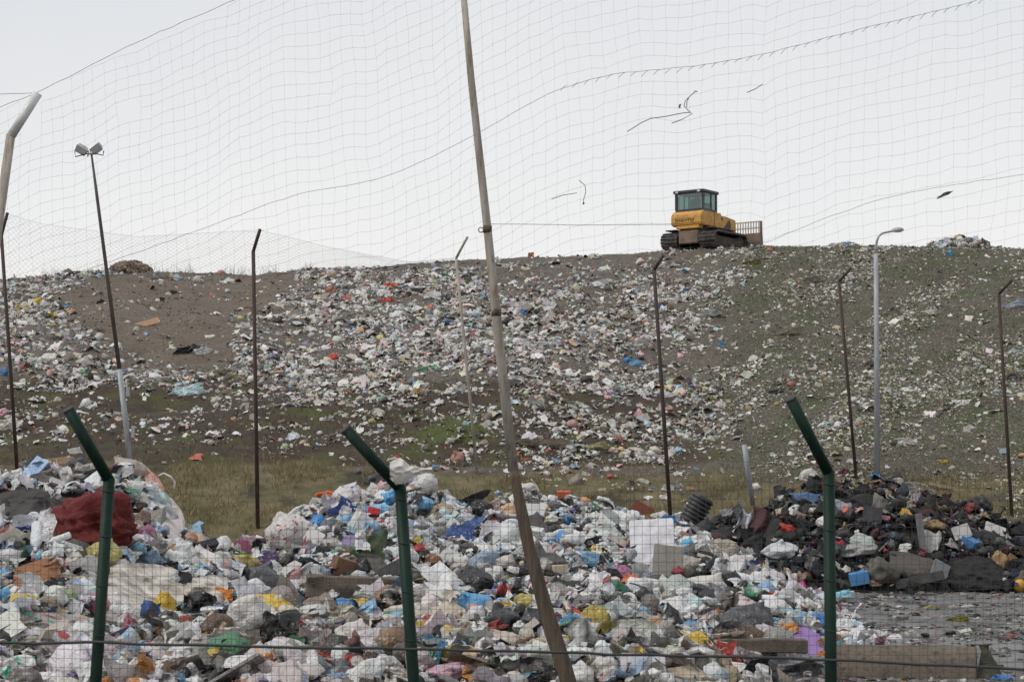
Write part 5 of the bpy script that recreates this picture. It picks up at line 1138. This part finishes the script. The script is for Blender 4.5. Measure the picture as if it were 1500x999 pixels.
    MB().box((.5, .5, .3), (.3, .4, .45), None, .04).build('console', M['seat'], cab)
    MB().box((-.72, L0 + .03, .5), (.10, .015, .7)).build('wiper_panel', M['lens'], cab)
    # hood
    hd = MB().prism([(.12, 1.08), (.12, 1.98), (1.2, 1.92), (2.0, 1.86), (2.06, 1.78), (2.06, 1.0), (1.5, 1.0)], -.84, .84); bmesh.ops.bevel(hd.bm, geom=hd.bm.edges[:], offset=.03, segments=1, affect='EDGES'); hood = hd.build('hood', M['yellow'], root)
    MB().prism([(.14, 1.982), (.14, 2.05), (1.0, 1.96), (1.0, 1.918)], -.5, .5).build('hood_cover', M['black_paint'], root)
    for s in (-1, 1):
        x0, x1 = (.841, .852) if s > 0 else (-.852, -.841)
        MB().prism([(.66, 1.28), (1.44, 1.28), (1.50, 1.52), (1.34, 1.82)], x0, x1).build('side_grille', M['black_paint'], hood)
        MB().prism([(.22, 1.50), (.22, 1.86), (.62, 1.80), (.62, 1.70), (.32, 1.74), (.32, 1.50)], x0, x1).build('black_stripe', M['black_paint'], hood)
    MB().tube([(.4, .5, 1.95), (.4, .5, 2.14), (.4, 1.15, 2.08), (.4, 1.15, 1.88)], .015, 6).build('handrail', M['black_paint'], root)
    # blade with trash rack
    bl = empty('blade', (0, 2.55, 0)); bl.parent = root
    prof = [(.32, .02), (.16, .28), (.12, .65), (.20, 1.15), (.26, 1.15), (.18, .65), (.22, .28), (.40, .02)]
    MB().prism(prof, -2.05, 2.05).build('blade_plate', M['blade_steel'], bl)
    for s in (-1, 1): MB().prism([(.05, .02), (.42, .02), (.30, 1.24), (.10, 1.24)], s * 2.05, s * 2.10).build('side_wing', M['blade_steel'], bl)
    rk = empty('trash_rack', (0, 0, 0)); rk.parent = bl
    for x in np.arange(-2.0, 2.01, .2): MB().box((x, .24, 1.22), (.05, .05, .62)).build('rack_bar', M['rack'], rk) if False else None
    m = MB()
    for x in np.arange(-2.0, 2.01, .17): m.box((x, .24, 1.46), (.05, .05, .62))
    o = m.build('rack_bars', M['rack'], bl); o['kind'] = 'stuff'
    bpy.data.objects.remove(rk)
    for z in (1.44, 1.79): MB().box((0, .24, z), (4.14, .07, .06)).build('rack_rail', M['rack'], bl)
    for x in (-2.05, 0, 2.05): MB().box((x, .24, 1.46), (.12, .09, .68)).build('rack_post', M['blade_steel'], bl)
    for s in (-1, 1): MB().box((s * .9, 1.9, .45), (.18, 1.7, .22), (0.05, 0, 0), .02).build('push_arm', M['mud'], root)
    tag(root, 'yellow and black bulldozer with trash rack blade on top of the landfill', 'bulldozer')
bulldozer()

# ------------------------------------------------------------------ bird over the crest
def bird():
    D = 95.; c = at(1386, 284, D); V, F = ICO[3]; P = V * [.30, .085, .085]; P[:, 1] *= np.interp(V[:, 0], [-1, -.4, .5, 1], [.5, 1, .9, .4]); P[:, 2] *= np.interp(V[:, 0], [-1, -.4, .5, 1], [.5, 1, .9, .5])
    root = empty('bird', c); root.rotation_euler = (0, R(-20), R(8))
    b = link('body', tri_mesh('body', P, F), M['feather'], root)
    MB().prism([(.26, -.02), (.40, .0), (.26, .03)], -.015, .015, 1).build('beak', M['feather'], root)
    MB().prism([(-.24, -.03), (-.44, -.07), (-.45, .07), (-.24, .03)], -.01, .012, 2).build('tail', M['feather'], root)
    for s in (-1, 1): 
        w_ = MB().prism([(.10, 0), (-.16, 0), (-.42, s * .16), (-.44, s * .22), (-.12, s * .2)], .03, .05, 2).build('wing', M['feather'], root); w_.rotation_euler = (s * R(-32), 0, 0)
    tag(root, 'dark bird gliding over the crest at the right', 'bird')
bird()

# ------------------------------------------------------------------ the tall leaning pole and its companion at the left, with the big net
DN = 20.0
def leaning_pole():
    P = [(676, -40), (690, 115), (714, 335), (731, 500), (752, 690), (775, 800), (803, 905), (836, 1010), (868, 1160)]
    Rr = [.030, .035, .041, .047, .052, .061, .073, .080, .086]
    p = [at(a, b, DN) for a, b in P]; base = p[-1].copy(); base[2] = float(T(base[0], base[1])) - .1; root = empty('leaning_pole', base)
    MB().tube([q - base for q in p[:5]], Rr[:5], 14).build('upper_tube', M['pale_pole'], root)
    k = [p[4] * 1.0] + p[5:-1] + [base]
    n = 40; t = np.linspace(0, 1, n); kp = np.array(k); s = np.linspace(0, 1, len(kp)); Q = np.stack([np.interp(t, s, kp[:, i]) for i in range(3)], -1); rr = np.interp(t, s, Rr[4:])
    m = MB().tube([q - base for q in Q], rr, 16)
    for v in m.bm.verts: v.co.x += .008 * float(vn3(np.array([[v.co.x*9, v.co.y*9, v.co.z*1.2]]), 3)[0])
    m.build('lower_trunk', M['wood_pole'], root)
    for f in ((714, 336, .0445), (727, 458, .0490)):
        c = at(f[0], f[1], DN) - base; MB().tube([c - [0, 0, .035], c + [0, 0, .035]], f[2], 12).build('clamp_band', M['wood_pole'], root)
    c = at(704.5, 337, DN) - base; V, F = torus(.024, .006, 16, 6); o = link('eye_ring', tri_mesh('eye_ring', V, F), M['pale_pole'], root); o.location = V3(c); o.rotation_euler = (R(90), 0, 0)
    tag(root, 'tall weathered pole leaning across the middle of the picture', 'pole')
leaning_pole()
b = at(-22, 470, DN); k = at(16, 197, DN); t = at(56, 137, DN); g = b + (b - k) * 1.1; g[2] = 0
root = empty('bent_pole', g); MB().tube([np.zeros(3), b - g, k - g], [.055, .05, .046], 12).build('pole', M['pale_pole'], root); MB().tube([k - g - [0, 0, .02], t - g], .046, 12).build('bent_arm', M['lens'], root)
tag(root, 'near grey pole with bent pale top at the upper left edge', 'pole')
# net
ROPE = [(-440, 590), (-60, 462), (0, 440), (215, 365), (370, 308), (430, 285), (560, 262), (640, 228), (700, 195), (770, 155), (830, 125), (900, 108), (1000, 100), (1120, 80), (1250, 45), (1400, 10), (1560, -35), (1940, -140)]
TOPR = [(-440, 300), (-60, 178), (0, 158), (62, 133), (200, 62), (345, 0), (420, -35)]
xs = [-420.]
while xs[-1] < 1920: xs.append(xs[-1] + np.interp(xs[-1], [0, 500, 900, 1500], [16, 17, 17.5, 19.5]))
xs = np.array(xs); ks = np.arange(-24, 22)
gx_ = np.zeros((len(xs), len(ks))); gy_ = np.zeros_like(gx_); gd = np.zeros_like(gx_)
for j, kk in enumerate(ks):
    cell = np.interp(xs, [0, 500, 1000, 1500], [16.5, 18, 18.5, 19.5])
    ry = np.interp(xs, *zip(*ROPE)); flat = np.interp(xs, [0, 1500], [330, 120]); f = np.clip(kk / 26, 0, 1) * .35
    y = ry + kk * cell; 
    if kk > 0: y = y - f * (ry - flat) * .35
    gx_[:, j] = xs - .045 * (300 - y) * np.interp(xs, [0, 700, 1000, 1500], [.3, .8, -.1, -.35]) + 4 * vn2(xs * .013, xs * 0 + kk * .22, 401) + 2.2 * vn2(xs * .11, xs * 0 + kk * .45, 402)
    y = y + 6 * vn2(xs * .017, xs * 0 + kk * .11, 403) + 3.4 * vn2(xs * .045, xs * 0 + kk * .5, 404)
    fold = np.exp(-((xs - 1122) / 16) ** 2) * 9 + np.exp(-((xs - 545) / 14) ** 2) * 4
    if kk != 0: y = y + fold * min(1, abs(kk) / 3)
    gy_[:, j] = y; gd[:, j] = DN + .25 * vn2(xs * .008, xs * 0 + kk * .1, 405)
G = at(gx_.ravel(), gy_.ravel(), gd.ravel()).reshape(len(xs), len(ks), 3)
topy = np.interp(gx_, *zip(*TOPR)); topy = np.where(gx_ > 400, -80, topy)
boty = np.interp(gx_, [0, 300, 700, 1000, 1130, 1500], [425, 412, 398, 385, 378, 385])
torn = vn2(gx_ * .022, gy_ * .03, 406) > .93
okn = ~torn & (gy_ > topy + 2) & (gy_ < boty) & (gy_ > -60)
def runs(idx):
    out = []; cur = []
    for p, o_ in idx:
        if o_: cur.append(p)
        else:
            if len(cur) > 1: out.append(np.array(cur))
            cur = []
    if len(cur) > 1: out.append(np.array(cur))
    return out
hl = [r for j in range(len(ks)) if ks[j] != 0 for r in runs([(G[i, j], okn[i, j]) for i in range(len(xs))])]
vl = [r for i in range(len(xs)) for r in runs([(G[i, j], okn[i, j]) for j in range(len(ks))])]
c = np.array([0, DN, 6.])
net = empty('hanging_net', c)
V, F = strands(hl, .00092); o = link('cross_cords', tri_mesh('cross_cords', V - c, F), M['cord'], net); o['kind'] = 'stuff'
V, F = strands(vl, .00055); o = link('drop_cords', tri_mesh('drop_cords', V - c, F), M['cord'], net); o['kind'] = 'stuff'
V, F = ICO[1]; kn = G[okn][rng.random(okn.sum()) < .8]; bt = Batch(); nk = len(kn)
bt.inst((V, F), kn - c, np.tile(np.eye(3), (nk, 1, 1)), np.full((nk, 3), .0026), np.full((nk, 3), .1), np.full((nk, 3), .1), np.zeros(len(V))); o = bt.build('knots', M['cord'], net); o['kind'] = 'stuff'
def net_rope(pix, r, name='rope', wob=1.0, d=DN):
    xs_ = np.arange(pix[0][0], pix[-1][0], 9.); ys_ = np.interp(xs_, *zip(*pix)); ys_ = np.convolve(np.pad(ys_, 4, mode='edge'), np.ones(9)/9, 'valid')
    P_ = at(xs_, ys_ + wob * vn2(xs_ * .06, xs_ * 0, 411), np.full(len(xs_), d)); V, F = strands([P_], r, 5); link(name, tri_mesh(name, V - c, F), M['rope'], net); return P_
net_rope(ROPE, .0021); net_rope(TOPR, .0025, 'head_rope'); net_rope([(1105, 362), (1125, 356), (1200, 322), (1300, 288), (1400, 270), (1560, 248), (1900, 190)], .0019, 'foot_rope', 1.0); net_rope([(716, 328), (850, 330), (990, 329)], .0026, 'tie_wire', .3)
net_rope([(-40, 140), (58, 136)], .0026, 'tie_wire', .2)
tw = []
for x in np.arange(830, 1480, 17): y = np.interp(x, *zip(*ROPE)); tw.append(at(np.array([x, x - 4, x - 9.]), np.array([y, y + 2.5, y + 6 + 3 * random.random()]), np.full(3, DN - .02)))
V, F = strands(tw, .0021, 4); o = link('lashing_ends', tri_mesh('lashing_ends', V - c, F), M['rope'], net); o['kind'] = 'stuff'
tag(net, 'large wide-meshed net hanging across the sky from the leaning pole', 'net')
def scrap_on_net(name, label, paths, r, blobs):
    Ls = [at(np.array([p for p, _ in q], float), np.array([s for _, s in q], float), np.full(len(q), DN - .06)) for q in paths]; V, F = strands(Ls, r, 5); Vs = [V]; Fs = [np.concatenate([F[:, [0, 1, 2]], F[:, [0, 2, 3]]])]; n = len(V)
    for (a, b_, s_) in blobs:
        q, f = SH7[int(a) % 10]; rot = rots(1)[0]; Vs.append((q * s_) @ rot.T + at(a, b_, DN - .06)); Fs.append(f + n); n += len(q)
    V = np.concatenate(Vs); c_ = V.mean(0); o = link(name, tri_mesh(name, V - c_, np.concatenate(Fs)), M['bag']); o.location = V3(c_); o.color = (.12, .11, .115, 1); tag(o, label, 'scrap')
scrap_on_net('torn_strip', 'torn plastic strips caught high in the net above the bulldozer', [[(919, 193), (940, 180), (953, 174), (975, 171), (1000, 166), (1012, 165)], [(984, 181), (1000, 175), (1014, 167), (1008, 162), (1002, 155), (1004, 148), (1009, 143)], [(1009, 143), (1006, 150), (1006, 157)], [(1009, 143), (1019, 134)]], .0042, [(996, 155, .020), (1019, 134, .014), (1007, 145, .010)])
scrap_on_net('torn_strip', 'short torn strip hanging in the net left of the bulldozer', [[(848, 264), (857, 272), (858, 282), (855, 292), (854, 299)], [(808, 292), (825, 286), (845, 283)]], .0035, [(855, 298, .01)])
scrap_on_net('torn_strip', 'small torn strip in the net near the top right fold', [[(1094, 136), (1106, 131), (1117, 124)]], .004, [])

# ------------------------------------------------------------------ green fence in front
DF = 10.6
FENCE = [((160, 700), (100, 600), (122, 1160)), ((586, 712), (506, 628), (628, 1180)), ((1214, 690), (1158, 584), (1219, 1180))]
FL = ['dark green fence post with bent arm at the left, in front of the red blanket', 'dark green fence post with bent arm and a white bag caught at its bend', 'dark green fence post with bent arm in front of the black heap']
for (bend, tip, base), lab in zip(FENCE, FL):
    b = at(*base, DF); b[2] = min(b[2], 1.0); b[2] = .95; k = at(*bend, DF); t = at(*tip, DF - .12); root = empty('fence_post', b)
    dirv = (k - b); MB().tube([np.zeros(3), k - b], .031, 16).build('post', M['green_paint'], root)
    arm = MB().tube([k - b - (k - b) / np.linalg.norm(k - b) * .012, t - b], .030, 16); arm.build('bent_arm', M['green_paint'], root)
    for f in (.62, .74, .86, .97):
        q = (k - b) * f; V, F = torus(.0335, .0018, 14, 5); o = link('wire_tie', tri_mesh('wire_tie', V, F), M['rail'], root); o.location = V3(q); o.rotation_euler = (R(8), R(6), 0)
    u = (t - k) / np.linalg.norm(t - k); MB().tube([t - b - u * .008, t - b + u * .006], .0305, 16).build('end_cap', M['rail'], root)
    tag(root, lab, 'fence post', 'green fence posts')
fx = np.arange(-520, 2020, 11.6); TOPM = [(-520, 730), (-30, 800), (150, 790), (260, 812), (420, 770), (586, 716), (760, 720), (1000, 705), (1214, 692), (1535, 690), (2020, 700)]
fence = empty('wire_fence', at(750, 1100, DF)); fc = np.array(fence.location)
lines = []
for i, x in enumerate(fx):
    t0 = np.interp(x, *zip(*TOPM)); ys_ = np.linspace(t0, 1120, 12); lines.append(at(x + 1.4 * vn2(ys_ * .01, ys_ * 0 + i * .23, 501) + (750 - x) * .0, ys_, DF + .02 * vn2(ys_ * .01, ys_ * 0 + x * .01, 502)))
for j in range(36):
    xs_ = np.arange(-520, 2020, 24.); yv = 692 + j * 13.4 + 3.2 * vn2(xs_ * .006, xs_ * 0 + j * .12, 503) + (xs_ - 750) * -.004; tp = np.interp(xs_, *zip(*TOPM)); yv2 = np.where(yv < tp, np.nan, yv)
    lines += runs([(at(a, b_, DF), np.isfinite(b2)) for a, b_, b2 in zip(xs_, yv, yv2)])
V, F = strands(lines, .00115); o = link('wire_mesh', tri_mesh('wire_mesh', V - fc, F), M['green_wire'], fence); o['kind'] = 'stuff'
rl = np.arange(-520, 2020, 30.); ry = np.interp(rl, [-40, 140, 610, 980, 1220, 1560], [941, 941, 951, 960, 966, 983]) + 1.5 * vn2(rl * .02, rl * 0, 505)
V, F = strands([at(rl, ry, np.full(len(rl), DF - .05))], .0075, 8); link('tension_cable', tri_mesh('tension_cable', V - fc, F), M['rail'], fence)
for pts in ([(590, 700), (520, 690), (420, 708), (330, 730), (160, 712)], [(1214, 688), (1000, 668), (800, 664), (590, 690)]):
    pts = sorted(pts); xs_ = np.linspace(pts[0][0], pts[-1][0], 60); ys_ = np.interp(xs_, *zip(*pts)); ys_ = np.convolve(np.pad(ys_, 6, mode='edge'), np.ones(13)/13, 'valid')
    V, F = strands([at(xs_, ys_, np.full(60, DF))], .0011); link('top_wire', tri_mesh('top_wire', V - fc, F), M['green_wire'], fence)
tag(fence, 'thin green wire mesh fence with a dark cable along the bottom', 'fence')
# white bag blown against the middle post
n = 26; u, v = np.meshgrid(np.linspace(0, 1, n), np.linspace(0, 1, n), indexing='ij')
up = np.interp(u, [0, .25, .5, .7, 1], [676, 671, 682, 684, 685]); lo = np.interp(u, [0, .15, .35, .6, 1], [700, 712, 706, 696, 690])
X_ = 571 + u * 62; Y_ = up + (lo - up) * v + 1.5 * vn2(u * 6, v * 5, 601)
q = np.stack([u * 3, v * 3, 0 * u], -1); Dv = DF - .045 - .035 * np.sin(v * 3.1) * (1 - .5 * u) - .018 * (1 - 2 * np.abs(vn3(q * 1.6, 602))) + .03 * u
Pw = at(X_.ravel(), Y_.ravel(), Dv.ravel()); cc = Pw.mean(0); o = link('white_bag', tri_mesh('white_bag', Pw - cc, grid_faces(n, n)), M['bag_near']); o.location = V3(cc); o.color = (.72, .69, .65, 1)
tag(o, 'white plastic bag caught and fluttering at the bend of the middle green post', 'bag')
